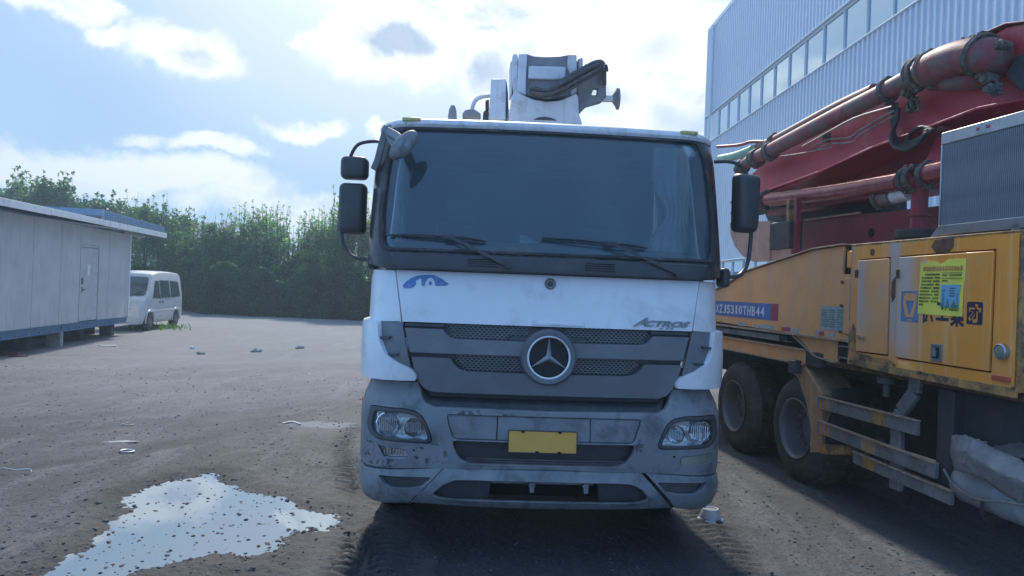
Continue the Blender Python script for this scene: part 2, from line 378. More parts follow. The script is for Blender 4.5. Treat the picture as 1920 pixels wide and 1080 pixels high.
def leaf_mat(name, col):
    m = bpy.data.materials.new(name); m.use_nodes = True; t = NT(m.node_tree); t.n.clear()
    g = t.new('ShaderNodeNewGeometry'); tc = t.new('ShaderNodeTexCoord')
    n = t.noise(tc.outputs['Object'], .9, 3)
    r = t.math('ADD', t.math('MULTIPLY', g.outputs['Random Per Island'], .55), t.math('MULTIPLY', t.ramp(n, .3, .7), .6))
    c = t.mix(r, tuple(x*.55 for x in col), tuple(x*1.6 for x in col))
    d = t.new('ShaderNodeBsdfPrincipled'); t.put(d.inputs['Base Color'], c); d.inputs['Roughness'].default_value = .42
    tr = t.new('ShaderNodeBsdfTranslucent'); t.put(tr.inputs[0], t.mix(1, c, (1.5, 2.0, .9), 'MULTIPLY'))
    mx = t.new('ShaderNodeMixShader'); mx.inputs[0].default_value = .48; t.l.new(d.outputs[0], mx.inputs[1]); t.l.new(tr.outputs[0], mx.inputs[2])
    o = t.new('ShaderNodeOutputMaterial'); t.l.new(mx.outputs[0], o.inputs[0]); MATS[name] = m
leaf_mat('leaf_mid', (.062, .115, .055)); leaf_mat('leaf_dark', (.038, .078, .048)); leaf_mat('leaf_pale', (.14, .22, .12)); leaf_mat('weed', (.06, .11, .04))
def glass_mat(name, tint, refl, rough=.02, dust=.0, dcol=(.4, .45, .5), base=0, gcol=(1, 1, 1)):
    m = bpy.data.materials.new(name); m.use_nodes = True; t = NT(m.node_tree); t.n.clear()
    tr = t.new('ShaderNodeBsdfTransparent'); t.put(tr.inputs[0], tint)
    gl = t.new('ShaderNodeBsdfGlossy'); gl.inputs['Roughness'].default_value = rough; t.put(gl.inputs[0], gcol)
    fr = t.new('ShaderNodeFresnel'); fr.inputs[0].default_value = refl
    a = t.new('ShaderNodeMixShader'); t.put(a.inputs[0], t.math('ADD', fr.outputs[0], base, clamp=True)); t.l.new(tr.outputs[0], a.inputs[1]); t.l.new(gl.outputs[0], a.inputs[2])
    out = a.outputs[0]
    if dust:
        df = t.new('ShaderNodeBsdfDiffuse'); t.put(df.inputs[0], dcol); tc = t.new('ShaderNodeTexCoord')
        n = t.noise(t.mapv(tc.outputs['Object'], (1, 1, .5)), 2.5, 7, .6)
        b = t.new('ShaderNodeMixShader'); t.put(b.inputs[0], t.math('MULTIPLY', t.math('ADD', t.math('MULTIPLY', t.ramp(n, .3, .75), .5), .8), dust))
        t.l.new(out, b.inputs[1]); t.l.new(df.outputs[0], b.inputs[2]); out = b.outputs[0]
    o = t.new('ShaderNodeOutputMaterial'); t.l.new(out, o.inputs[0]); MATS[name] = m
glass_mat('windscreen_glass', (.62, .72, .74), 1.60, .03, .10, (.34, .46, .56))
glass_mat('side_glass', (.62, .72, .74), 1.5, .02, .05)
glass_mat('lamp_glass', (.92, .95, .97), 1.45, .02, .03)
glass_mat('hall_glass', (.10, .14, .18), 2.2, .03, .06, (.35, .5, .6), .42, (.70, .86, 1))
glass_mat('van_glass', (.30, .36, .38), 1.7, .02, .04)
glass_mat('tub_plastic', (.75, .78, .80), 1.5, .15, .35, (.8, .84, .88))
G = MATS

def fade_mat(name, base, bands):      # sun-bleached bands of the paint, placed along the truck's length
    m = G[base].copy(); m.name = name; t = NT(m.node_tree); p = t.n['Principled BSDF']; src = p.inputs['Base Color'].links[0].from_socket
    tc = t.new('ShaderNodeTexCoord'); sp = t.new('ShaderNodeSeparateXYZ'); t.put(sp.inputs[0], tc.outputs['Object'])
    n = t.noise(t.mapv(tc.outputs['Object'], (9, 9, 1.2)), 1, 5); c = src
    for s0, w, z0, amt, col in bands:
        a = t.math('DIVIDE', t.math('ADD', sp.outputs[1], s0), w); g = t.math('EXPONENT', t.math('MULTIPLY', t.math('MULTIPLY', a, a), -1))
        g = t.math('MULTIPLY', g, t.ramp(sp.outputs[2], z0, z0+.5)); g = t.math('MULTIPLY', g, t.math('ADD', .45, n)); c = t.mix(t.math('MULTIPLY', g, amt, clamp=True), c, col)
    t.put(p.inputs['Base Color'], c); MATS[name] = m
fade_mat('door_bleached', 'yellow_paint', [(1.53, .17, 1.1, 1.15, (.62, .50, .44))])
fade_mat('small_door_bleached', 'yellow_faded', [(.99, .10, 1.3, 1.2, (.60, .48, .42))])
fade_mat('face_bleached', 'yellow_paint', [(1.43, .07, 1.2, 1.1, (.58, .46, .40)), (.86, .05, 1.0, .6, (.5, .38, .3))])
# ================================================================== SETTING: ground, puddle
def vnoise(x, y, f, seed):
    r = np.random.default_rng(seed); tab = r.random((256, 256)).astype(np.float32)
    X = x*f; Yy = y*f; xi = np.floor(X).astype(int); yi = np.floor(Yy).astype(int); u = X-xi; v = Yy-yi
    u = u*u*(3-2*u); v = v*v*(3-2*v); a = tab[xi % 256, yi % 256]; b = tab[(xi+1) % 256, yi % 256]; c = tab[xi % 256, (yi+1) % 256]; d = tab[(xi+1) % 256, (yi+1) % 256]
    return (a*(1-u)+b*u)*(1-v)+(c*(1-u)+d*u)*v - .5
def fbm(x, y, f, o, seed, g=.5):
    s = 0; a = 1
    for i in range(o): s = s+a*vnoise(x+i*13.7, y-i*7.1, f*2**i, seed+i); a *= g
    return s
PUD = [(-2.78, 3.6), (-2.75, 4.41), (-2.76, 4.75), (-2.76, 5.17), (-2.86, 5.67), (-3.05, 5.90), (-3.10, 6.13), (-3.03, 6.40), (-2.90, 6.62), (-2.69, 6.86), (-2.42, 6.56), (-2.17, 6.27), (-1.82, 6.14), (-1.69, 5.95), (-1.45, 5.89), (-1.22, 5.73), (-1.26, 5.45), (-1.45, 5.31), (-1.56, 5.19), (-1.53, 4.98), (-1.62, 4.82), (-1.87, 4.84), (-2.02, 4.64), (-2.17, 4.54), (-2.20, 3.9), (-2.4, 3.5)]
def sdf(x, y, poly):
    d = np.full(x.shape, 1e9); ins = np.zeros(x.shape, bool); n = len(poly)
    for i in range(n):
        ax, ay = poly[i]; bx, by = poly[(i+1) % n]; ex, ey = bx-ax, by-ay
        t = np.clip(((x-ax)*ex+(y-ay)*ey)/(ex*ex+ey*ey), 0, 1); d = np.minimum(d, (x-ax-t*ex)**2+(y-ay-t*ey)**2)
        c = ((ay > y) != (by > y)) & (x < ex*(y-ay)/(ey if abs(ey) > 1e-9 else 1e-9)+ax); ins ^= c
    d = np.sqrt(d); return np.where(ins, -d, d)
TRACKS = [([(-.62, 3.2), (-.70, 4.4), (-1.0, 5.6), (-1.25, 7.0), (-1.2, 9), (-.9, 12)], .30, .030, 1), ([(-1.9, 9.4), (-1.75, 8.0), (-1.35, 6.6), (-1.0, 5.2), (-.95, 4.0)], .22, .018, 1),
          ([(1.55, 3.2), (1.62, 4.6), (1.60, 6.0), (1.75, 8.0), (1.4, 12)], .24, .018, 1), ([(-9, 9.6), (-6, 11.2), (-3, 13.6), (0, 17.5), (2, 24)], .5, .014, 0), ([(-9, 11.4), (-6, 13.0), (-3.4, 15.5), (-.8, 19.5), (1, 26)], .5, .014, 0),
          ([(-11, 14.5), (-8, 15.6), (-5.5, 18), (-4, 22), (-4, 28)], .9, -.03, 0), ([(-8, 6.4), (-5.5, 8.0), (-3.4, 10), (-1.6, 13)], .35, .012, 0), ([(-8, 7.6), (-5.2, 9.2), (-3.0, 11.4), (-1.2, 14.6)], .30, .012, 0), ([(-10, 12.6), (-7, 13.6), (-4.2, 16.4), (-1.9, 21), (-.8, 28)], .4, .012, 0), ([(-6.5, 5.2), (-4.6, 6.6), (-3.2, 8.6), (-2.2, 11), (-1.4, 14)], .28, .014, 0)]
def ground_h(x, y, want_rut=False):
    rut = np.zeros(x.shape)
    h = .022*fbm(x, y, .35, 3, 5)
    near = 1/(1+np.maximum(np.hypot(x, y)-5, 0)*.10)
    g1 = fbm(x, y, 7, 3, 21, .6); g2 = vnoise(x, y, 31, 40); g3 = vnoise(x, y, 60, 41)
    h = h+near*(.012*g1+.010*g2+.004*g3)
    h = h+.03*np.maximum(fbm(x, y, 1.1, 3, 61), 0)*np.clip((y-13)/3, 0, 1)*(x < -4)
    for pts, w, dep, tread in TRACKS:
        P = catmull([(a, b, 0) for a, b in pts], 6); best = np.full(x.shape, 1e9); al = np.zeros(x.shape); L = 0
        for a, b in zip(P[:-1], P[1:]):
            e = b-a; q = e.length; t = np.clip(((x-a.x)*e.x+(y-a.y)*e.y)/(q*q), 0, 1); dd = np.hypot(x-a.x-t*e.x, y-a.y-t*e.y)
            m = dd < best; best = np.where(m, dd, best); al = np.where(m, L+t*q, al); L += q
        k = np.clip(1-best/w, 0, 1); k = k*k*(3-2*k); rim = np.exp(-((best-w*1.1)/(w*.28))**2)
        rut = np.maximum(rut, k*(dep > 0)*(1 if tread else .8)); h = h-dep*k+dep*.45*rim*(1+vnoise(x, y, 9, 77))
        if tread:
            hump = np.sin(al*2*PI/.105+best*18)*.5+.5; h = h+.040*k*(hump > .45)*np.clip(.55+1.8*(fbm(x, y, 1.6, 2, 90)+.25), 0, 1)
    s = sdf(x, y, PUD)+.10*fbm(x, y, 3.2, 3, 70)
    basin = np.clip(s*.16, -.030, .034)
    wt = np.exp(-np.maximum(s-.12, 0)**2/.05)
    h = h*(1-wt)+wt*(basin+.013*(g1)+.013*g2+.006*g3)
    return (h, rut) if want_rut else h
def build_ground():
    ys = list(np.array([-70, -40, -20, -10, -5, -2, 0, 1.0, 2.0])) + list(np.geomspace(3.0, 48, 640)[0:]) + [52, 58, 66, 80, 100, 140, 200]
    ys = np.array(ys); a = np.linspace(-1.0, .95, 700)
    Yg, A = np.meshgrid(ys, a, indexing='ij'); X = A*(np.abs(Yg)*.95+1.2)
    X[ys < 2.5] *= 1+(2.5-ys[ys < 2.5])[:, None]*.2
    Z, RT = ground_h(X, Yg, True); Z = Z.astype(np.float32); Z[(Yg < 2.5) | (Yg > 60)] *= 0
    co = np.stack([X, Yg, Z], -1).reshape(-1, 3).astype(np.float32); r, c = X.shape
    i = np.arange(r-1)[:, None]*c+np.arange(c-1)[None, :]; q = np.stack([i, i+1, i+c+1, i+c], -1).reshape(-1, 4)
    me = bpy.data.meshes.new('ground'); me.vertices.add(len(co)); me.vertices.foreach_set('co', co.ravel())
    me.loops.add(q.size); me.loops.foreach_set('vertex_index', q.ravel().astype(np.int32)); me.polygons.add(len(q))
    me.polygons.foreach_set('loop_start', np.arange(0, q.size, 4, dtype=np.int32)); me.polygons.foreach_set('loop_total', np.full(len(q), 4, dtype=np.int32))
    me.update(); me.validate()
    if me.polygons[0].normal.z < 0: me.flip_normals()
    me.polygons.foreach_set('use_smooth', [True]*len(q))
    at = me.attributes.new('rut', 'FLOAT', 'POINT'); at.data.foreach_set('value', RT.astype(np.float32).ravel())
    SW = sdf(X, Yg, PUD)+.05*fbm(X, Yg, 2.5, 3, 33); at = me.attributes.new('wet', 'FLOAT', 'POINT'); at.data.foreach_set('value', np.exp(-np.maximum(SW, 0)**2/.045).astype(np.float32).ravel())
    m = bpy.data.materials.new('yard_dirt'); m.use_nodes = True; t = NT(m.node_tree); p = t.n['Principled BSDF']
    tc = t.new('ShaderNodeTexCoord'); v = tc.outputs['Object']
    big = t.noise(v, .22, 5, .55, .4); mid = t.noise(v, 1.6, 7, .65, .3); fine = t.noise(v, 34, 8, .75); grit = t.noise(v, 110, 4, .75)
    sv = t.mapv(v, (1.7, .35, 1), (0, 0, math.radians(-38))); streak = t.noise(sv, 1.5, 9, .72, .6)
    c = t.mix(t.ramp(big, .32, .68), (.088, .089, .093), (.155, .156, .160))
    c = t.mix(t.math('MULTIPLY', t.ramp(streak, .46, .66), .5), c, (.27, .275, .285))
    c = t.mix(t.math('MULTIPLY', t.ramp(mid, .5, .72), .55), c, (.070, .066, .066))
    c = t.mix(t.math('MULTIPLY', t.ramp(fine, .42, .70), .85), c, (.055, .052, .053))
    c = t.mix(t.math('MULTIPLY', t.ramp(grit, .56, .70), .65), c, (.30, .31, .33))
    vo = t.new('ShaderNodeTexVoronoi'); t.put(vo.inputs['Vector'], v); vo.inputs['Scale'].default_value = 17
    peb = t.math('MULTIPLY', t.math('LESS_THAN', vo.outputs['Distance'], .20), t.ramp(t.noise(v, 3.0, 4), .45, .62))
    c = t.mix(t.math('MULTIPLY', peb, .8), c, (.035, .034, .036))
    sp0 = t.new('ShaderNodeSeparateXYZ'); t.put(sp0.inputs[0], v)
    ra = t.new('ShaderNodeAttribute'); ra.attribute_name = 'rut'; c = t.mix(t.math('MULTIPLY', t.math('MULTIPLY', ra.outputs['Fac'], t.math('ADD', mid, .35)), .75), c, t.mix(t.ramp(sp0.outputs[1], 6.5, 10), (.052, .050, .052), (.095, .094, .096)))
    rw = t.new('ShaderNodeAttribute'); rw.attribute_name = 'wet'; c = t.mix(t.math('MULTIPLY', rw.outputs['Fac'], .6), c, (.045, .042, .042))
    # damp oily earth, truck's shadow darkened into its colour in front; pale dried patch beyond
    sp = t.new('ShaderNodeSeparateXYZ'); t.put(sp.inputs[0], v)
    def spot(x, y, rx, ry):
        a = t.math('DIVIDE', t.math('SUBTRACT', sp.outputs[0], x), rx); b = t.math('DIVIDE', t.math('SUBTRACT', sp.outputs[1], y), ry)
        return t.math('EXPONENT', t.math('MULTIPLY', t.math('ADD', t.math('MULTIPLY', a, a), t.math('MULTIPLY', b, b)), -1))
    damp_shade = t.math('ADD', spot(-2.0, 5.6, 1.35, 1.5), t.math('MULTIPLY', spot(.45, 4.4, 1.3, 2.6), 1.5)); damp_shade = t.ramp(t.math('ADD', damp_shade, t.math('MULTIPLY', t.math('SUBTRACT', mid, .5), .8)), .35, .95)
    c = t.mix(t.math('MULTIPLY', damp_shade, .65), c, (.042, .040, .042))
    pale = t.ramp(t.math('ADD', spot(-2.3, 9.35, .7, .28), t.math('MULTIPLY', t.math('SUBTRACT', mid, .5), 1.2)), .45, .8)
    c = t.mix(t.math('MULTIPLY', pale, .6), c, (.34, .36, .37))
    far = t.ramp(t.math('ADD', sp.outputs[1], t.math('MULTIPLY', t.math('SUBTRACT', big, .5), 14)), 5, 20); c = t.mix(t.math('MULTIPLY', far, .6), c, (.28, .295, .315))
    t.put(p.inputs['Base Color'], c); t.put(p.inputs['Roughness'], t.math('SUBTRACT', .88, t.math('MULTIPLY', damp_shade, .25)))
    p.inputs['Specular IOR Level'].default_value = .35
    b = t.new('ShaderNodeBump'); b.inputs['Strength'].default_value = .9; b.inputs['Distance'].default_value = .035
    t.put(b.inputs['Height'], t.math('ADD', t.math('MULTIPLY', fine, .9), t.math('MULTIPLY', grit, .35))); t.l.new(b.outputs[0], p.inputs['Normal'])
    me.materials.append(m); link('ground', me, kind='structure')
build_ground()
def build_water():
    m = bpy.data.materials.new('standing_water'); m.use_nodes = True; t = NT(m.node_tree); t.n.clear()
    gl = t.new('ShaderNodeBsdfGlossy'); gl.inputs['Roughness'].default_value = .0; t.put(gl.inputs[0], (.78, .89, 1))
    df = t.new('ShaderNodeBsdfDiffuse'); t.put(df.inputs[0], (.05, .048, .045))
    mx = t.new('ShaderNodeMixShader'); fr = t.new('ShaderNodeFresnel'); fr.inputs[0].default_value = 1.33
    t.put(mx.inputs[0], t.math('MULTIPLY_ADD', fr.outputs[0], 1.0, .30, clamp=True)); t.l.new(df.outputs[0], mx.inputs[1]); t.l.new(gl.outputs[0], mx.inputs[2])
    o = t.new('ShaderNodeOutputMaterial'); t.l.new(mx.outputs[0], o.inputs[0])
    nx, ny = 60, 110; xs = np.linspace(-3.5, -.95, nx); ys = np.linspace(3.2, 7.15, ny); X, Yg = np.meshgrid(xs, ys, indexing='ij')
    s = sdf(X, Yg, PUD); vs = np.stack([X, Yg, np.zeros_like(X)-.0015], -1).reshape(-1, 3)
    fs = [(i*ny+j, (i+1)*ny+j, (i+1)*ny+j+1, i*ny+j+1) for i in range(nx-1) for j in range(ny-1) if s[i, j] < .16]
    me = bpy.data.meshes.new('puddle'); me.from_pydata(vs.tolist(), [], fs); bm = bmesh.new(); bm.from_mesh(me)
    bmesh.ops.delete(bm, geom=[v for v in bm.verts if not v.link_faces], context='VERTS'); bm.to_mesh(me); bm.free()
    me.materials.append(m); link('puddle', me, kind='structure')
build_water()
def icoblob(r, seed, sq=.6):
    q = random.Random(seed); t = (1+5**.5)/2
    V = [(-1, t, 0), (1, t, 0), (-1, -t, 0), (1, -t, 0), (0, -1, t), (0, 1, t), (0, -1, -t), (0, 1, -t), (t, 0, -1), (t, 0, 1), (-t, 0, -1), (-t, 0, 1)]
    Fc = [(0, 11, 5), (0, 5, 1), (0, 1, 7), (0, 7, 10), (0, 10, 11), (1, 5, 9), (5, 11, 4), (11, 10, 2), (10, 7, 6), (7, 1, 8), (3, 9, 4), (3, 4, 2), (3, 2, 6), (3, 6, 8), (3, 8, 9), (4, 9, 5), (2, 4, 11), (6, 2, 10), (8, 6, 7), (9, 8, 1)]
    return [tuple(c/1.9*r*q.uniform(.65, 1.15)*(sq if k == 2 else 1) for k, c in enumerate(v)) for v in V], Fc
def scatter_stones():
    sh = [icoblob(1, i) for i in range(8)]; b = MB(); q = random.Random(3); P = []
    for i in range(9000):
        y = 3.6+q.random()**1.9*11; x = q.uniform(-.85, .85)*(y*.9+.6)
        P.append((x, y, q.choice([.004, .005, .006, .008, .01, .013])*q.uniform(.7, 1.3)))
    for i in range(240):     # stones breaking the puddle's surface
        x = q.uniform(-3.1, -1.1); y = q.uniform(4.0, 6.9)
        if inside(x, y, PUD): P.append((x, y, q.choice([.005, .006, .008, .010, .014])*q.uniform(.7, 1.3)))
    for i in range(200):
        k = q.randrange(len(PUD)); a = Vector(PUD[k]).lerp(Vector(PUD[(k+1) % len(PUD)]), q.random()); P.append((a.x+q.gauss(0, .05), a.y+q.gauss(0, .05), q.uniform(.006, .018)))
    xs = np.array([p[0] for p in P]); ys = np.array([p[1] for p in P]); H = ground_h(xs, ys); H = np.where(sdf(xs, ys, PUD) < 0, np.maximum(H, -.004), H)
    for (x, y, r), h in zip(P, H):
        vs, fs = sh[q.randrange(8)]; a = q.random()*6.28; ca, sa = math.cos(a), math.sin(a); e = q.uniform(1, 1.7)
        b.add([(x+(vx*e*ca-vy*sa)*r, y+(vx*e*sa+vy*ca)*r, h+r*.12+vz*r) for vx, vy, vz in vs], fs)
    o = b.build('loose_stones', G['stone'], None, smooth=0, kind='stuff'); o['label'] = 'loose dark pebbles scattered over the yard and in the puddle'
scatter_stones()

# ================================================================== factory hall on the right
HB = Vector((8.682, 34.5, 0)); HD = Vector((.02142, -.99977, 0)); HA = math.atan2(.99977, -.02142)   # along the wall, towards the camera
def build_hall():
    # local frame: x along wall toward camera, y into the hall
    r = thing('factory_hall', 'tall pale blue corrugated metal factory hall behind the orange truck', 'factory', HB, math.atan2(HD.y, HD.x))
    # x axis = HD (toward the camera); y axis = left normal of HD = (.99977,.0214) -> to the right, into the hall
    L = 42.0; Wd = 24; H = 14.0
    b = MB(); b.b2((.05, .12, 0), (L, Wd, H-.06)); b.build('core_wall', G['blue_cladding'], r)
    def sheet(z0, z1, w=1.0):
        m = MB(); xs = []; k = 4; p = w/k
        prof = []
        for i in range(k): x = i*p; prof += [(x, 0), (x+p*.55, 0), (x+p*.62, -.052), (x+p*.92, -.052)]
        prof += [(w, 0)]
        vs = []; 
        for z in (z0, z1): vs += [(x, y-.012, z) for x, y in prof]
        for z in (z0, z1): vs += [(x, .05, z) for x, y in prof]
        n = len(prof); fs = []
        for i in range(n-1):
            fs += [(i, i+1, n+i+1, n+i), (2*n+i, 3*n+i, 3*n+i+1, 2*n+i+1), (n+i, n+i+1, 3*n+i+1, 3*n+i), (i, 2*n+i, 2*n+i+1, i+1)]
        fs += [(0, n, 3*n, 2*n), (n-1, 3*n-1, 4*n-1, 2*n-1)]
        m.add(vs, fs); me = bpy.data.meshes.new('cladding_sheet'); me.from_pydata(m.v, [], m.f); return finish(me, G['blue_cladding'], 0)
    bands = [(.15, 1.9), (3.27, 8.66), (9.97, 13.94)]
    for z0, z1 in bands:
        me = sheet(z0, z1)
        for i in range(int(L)):
            if z0 < 1 and i < 3: pass
            link('cladding_sheet', me, r, loc=(i*1.0+.002*(i % 2), 0, 0))
    for za, zb in ((8.70, 9.93), (1.95, 3.23)):
        f = MB(); f.b2((1.95, -.02, za), (L, .06, za+.001+.05)); f.b2((1.95, -.02, zb-.05), (L, .06, zb)); f.b2((0, -.01, za), (1.93, .08, zb)); f.build('window_rail', G['trim_pale'], r, bevel=.006)
        pm = MB().b2((.02, .03, za+.052), (1.283, .045, zb-.052)); me = bpy.data.meshes.new('pane'); me.from_pydata(pm.v, [], pm.f); finish(me, G['hall_glass'], 0)
        mm = MB().b2((0, -.025, za+.052), (.035, .055, zb-.052)); mu = bpy.data.meshes.new('mullion'); mu.from_pydata(mm.v, [], mm.f); finish(mu, G['trim_pale'], 0)
        x = 1.95; k = 0; q = random.Random(5)
        while x < L-1.3:
            o = link('pane', me, r, loc=(x+.015, 0, 0), rot=(0, 0, math.radians(q.uniform(-.18, .18)))); link('mullion', mu, r, loc=(x, 0, 0)); x += 1.305; k += 1
    t = MB()
    for z in (8.66, 9.95, 3.235): t.b2((0 if z < 9 else 0, -.10, z), (L, .05, z+.035))
    t.build('drip_flashing', G['trim_pale'], r, bevel=.006)
    MB().b2((-.05, -.07, 13.92), (L, .3, 14.10)).build('parapet_cap', G['trim_pale'], r, bevel=.01)
    MB().b2((-.06, -.07, 0), (.10, .12, 13.9)).build('corner_trim', G['blue_cladding'], r, bevel=.01)
    MB().b2((0, -.05, 0), (L, .2, .15)).build('plinth', G['concrete'], r)
    d = MB(); d.tube([(1.0, -.12, 13.9), (1.0, -.12, .1)], .05); d.build('downpipe', G['trim_pale'], r)
build_hall()

# ================================================================== site cabin on the left and what lies by it
SC = Vector((-11.2688, 22, 0)); SA = math.atan2(-.98841, .15179)    # local x along the wall toward the camera
def build_shed():
    # local y: left normal of x-axis -> rotate (.15,-.99) by +90 = (.99,.15) : to the right (outward). wall outward = +y
    r = thing('site_cabin', 'long grey panel site cabin raised on a blue steel base', 'cabin', SC, SA)
    L = 9.2; D = 3.0
    MB().b2((.02, -D, .56), (L, -.045, 2.93)).build('cabin_core', G['shed_panel'], r)
    xs = [0.08, .31, .94, 1.62, 2.28]; 
    def pan(x0, x1, nm='wall_panel', z0=.55, z1=2.95, mat='shed_panel', y1=0, k=.004):
        o = MB().b2((x0+.006, -.042, z0), (x1-.006, y1+random.uniform(-k, k), z1)).build(nm, G[mat], r, bevel=.006); return o
    for a, b in zip(xs[:-1], xs[1:]): pan(a, b)
    for a, b in ((3.50, 4.58), (4.58, 5.92), (5.92, 7.25), (7.25, 8.3), (8.3, L)): pan(a, b)
    pan(2.28, 3.50, z0=2.49)
    d = pan(2.35, 3.43, 'door', .57, 2.42, 'shed_door', -.008, 0)
    f = MB(); f.b2((2.285, -.03, .56), (2.335, .012, 2.485)); f.b2((3.445, -.03, .56), (3.495, .012, 2.485)); f.b2((2.335, -.03, 2.435), (3.445, .012, 2.485)); f.build('door_frame', G['shed_panel'], r, bevel=.004)
    h = MB(); h.cyl((3.33, -.01, 1.36), (3.33, .05, 1.36), .022); h.tube([(3.33, .05, 1.36), (3.22, .055, 1.36)], .012); h.b2((3.30, -.009, 1.29), (3.36, .003, 1.43)); h.build('handle', G['dull_steel'], d)
    h = MB(); h.b2((3.30, -.008, 1.60), (3.44, .012, 1.63)); h.b2((3.335, .0, 1.50), (3.385, .03, 1.60)); h.cyl((3.36, .015, 1.58), (3.36, .015, 1.66), .02); h.build('padlock', G['dull_steel'], d)
    MB().b2((2.88, -.009, 1.72), (3.02, -.003, 2.0)).build('notice', G['paper'], d)
    MB().b2((-.02, -D, .55), (.075, .015, 2.95)).build('corner_post', G['shed_white'], r, bevel=.006)
    MB().b2((0, -D+.4, 0), (L, -D+.45, .38)).build('shade_board', G['chassis'], r); MB().b2((.0, -D+.4, 0), (.05, -.9, .38)).build('shade_board', G['chassis'], r)  # boards added under the cabin to stop light and keep the gap dark
    b = MB(); 
    for a, c in ((-.02, 4.28), (4.36, L)): b.b2((a, -.10, .37), (c, .02, .385)); b.b2((a, -.10, .53), (c, .02, .545)); b.b2((a, -.06, .385), (c, -.045, .53)); b.b2((a, -D, .37), (c, -D+.1, .54))
    for x in (0, 1.5, 3, 4.2, 4.4, 6, 7.5): b.b2((x, -D, .39), (x+.06, -.062, .52))
    b.build('base_beam', G['blue_steel'], r, bevel=.003)
    b = MB()
    for i in range(17): b.b2((.2+i*.53, .0, .40), (.26+i*.53, .028, .445))
    b.build('lug', G['dull_steel'], r)
    for x in (.25, 2.4, 4.22, 5.2, 7.0, 8.8):
        MB().b2((x, -.35-(0 if x == 4.22 else .25), -.03), (x+(.16 if x == 4.22 else .25), -.03-(0 if x == 4.22 else .25), .36)).build('block', G['concrete'] if x == 4.22 else G['stone'], r, bevel=.01)  # front blocks but one coloured dark, underside shade put into the colour
        MB().b2((x, -D+.02, -.03), (x+.28, -D+.35, .36)).build('block', G['concrete'], r, bevel=.01)
    b = MB(); b.add([(-1.85, -D-.3, 3.42), (L+.3, -D-.3, 3.42), (L+.3, .42, 3.03), (-1.85, .42, 3.03), (-1.85, -D-.3, 3.50), (L+.3, -D-.3, 3.50), (L+.3, .42, 3.11), (-1.85, .42, 3.11)],
                   [(0, 1, 2, 3), (7, 6, 5, 4), (3, 2, 6, 7), (1, 5, 6, 2), (0, 4, 5, 1), (0, 3, 7, 4)]); rf = b.build('roof', G['shed_roof'], r)
    for a, c in ((-1.87, .4), (.42, 3.3), (3.32, 6.2), (6.22, L+.3)): MB().b2((a, .42, 2.99+random.uniform(-.006, .006)), (c, .45, 3.135)).build('fascia', G['shed_white'], rf, bevel=.005)
    # awning posts / purlins under the roof's far end
    MB().b2((-1.8, -.3, 2.95), (.0, -.2, 3.04)).build('purlin', G['shed_roof'], r)
build_shed()
def build_blue_roof():
    r = thing('blue_canopy', 'flat blue ribbed sheet roof showing above and behind the grey cabin', 'canopy', (-17.55, 37.3, 0), math.atan2(-.98, .20))
    L = 9
    MB().b2((3, -5.5, 0), (L-.5, -3.2, 3.7)).build('wall', G['shed_panel'], r)
    MB().b2((-.2, -5.8, 4.02), (L, -.002, 4.12)).build('roof', G['blue_roof'], r)
    f = MB(); f.b2((-.2, .0, 3.78), (L, .03, 4.22)); f.b2((L, -5.8, 3.98), (L+.03, .03, 4.22)); f.build('fascia', G['blue_roof'], r)
    f = MB()
    for i in range(45): f.b2((-.2+i*.2, .032, 3.80), (-.14+i*.2, .06, 4.20))
    f.build('fascia_rib', G['blue_roof'], r, kind='stuff')
    for x in (.2, 4.4, L-.3): MB().b2((x, -2.9, 0), (x+.12, -2.78, 4.02)).build('post', G['blue_steel'], r)
build_blue_roof()
def build_far_buildings():
    r = thing('far_white_shed', 'long low white walled building glimpsed through the trees', 'building', (-14, 46, 0), 0)
    MB().b2((0, 0, 0), (24, 8, 3.1)).build('wall', G['far_wall'], r); MB().b2((-.4, -.4, 3.12), (24.4, 8.4, 3.3)).build('roof', G['grey_roofing'], r)
    r = thing('far_grey_roof_building', 'dark grey roofed building showing between the treetops', 'building', (-24, 44, 0), .08)
    MB().b2((0, 0, 0), (9, 7, 3.8)).build('wall', G['far_wall'], r)
    MB().add([(-.4, -.5, 3.8), (9.4, -.5, 3.8), (9.4, 7.5, 3.8), (-.4, 7.5, 3.8), (-.4, 3.5, 5.3), (9.4, 3.5, 5.3)], [(0, 1, 5, 4), (2, 3, 4, 5), (0, 4, 3), (1, 2, 5), (3, 2, 1, 0)]).build('roof', G['grey_roofing'], r)
build_far_buildings()

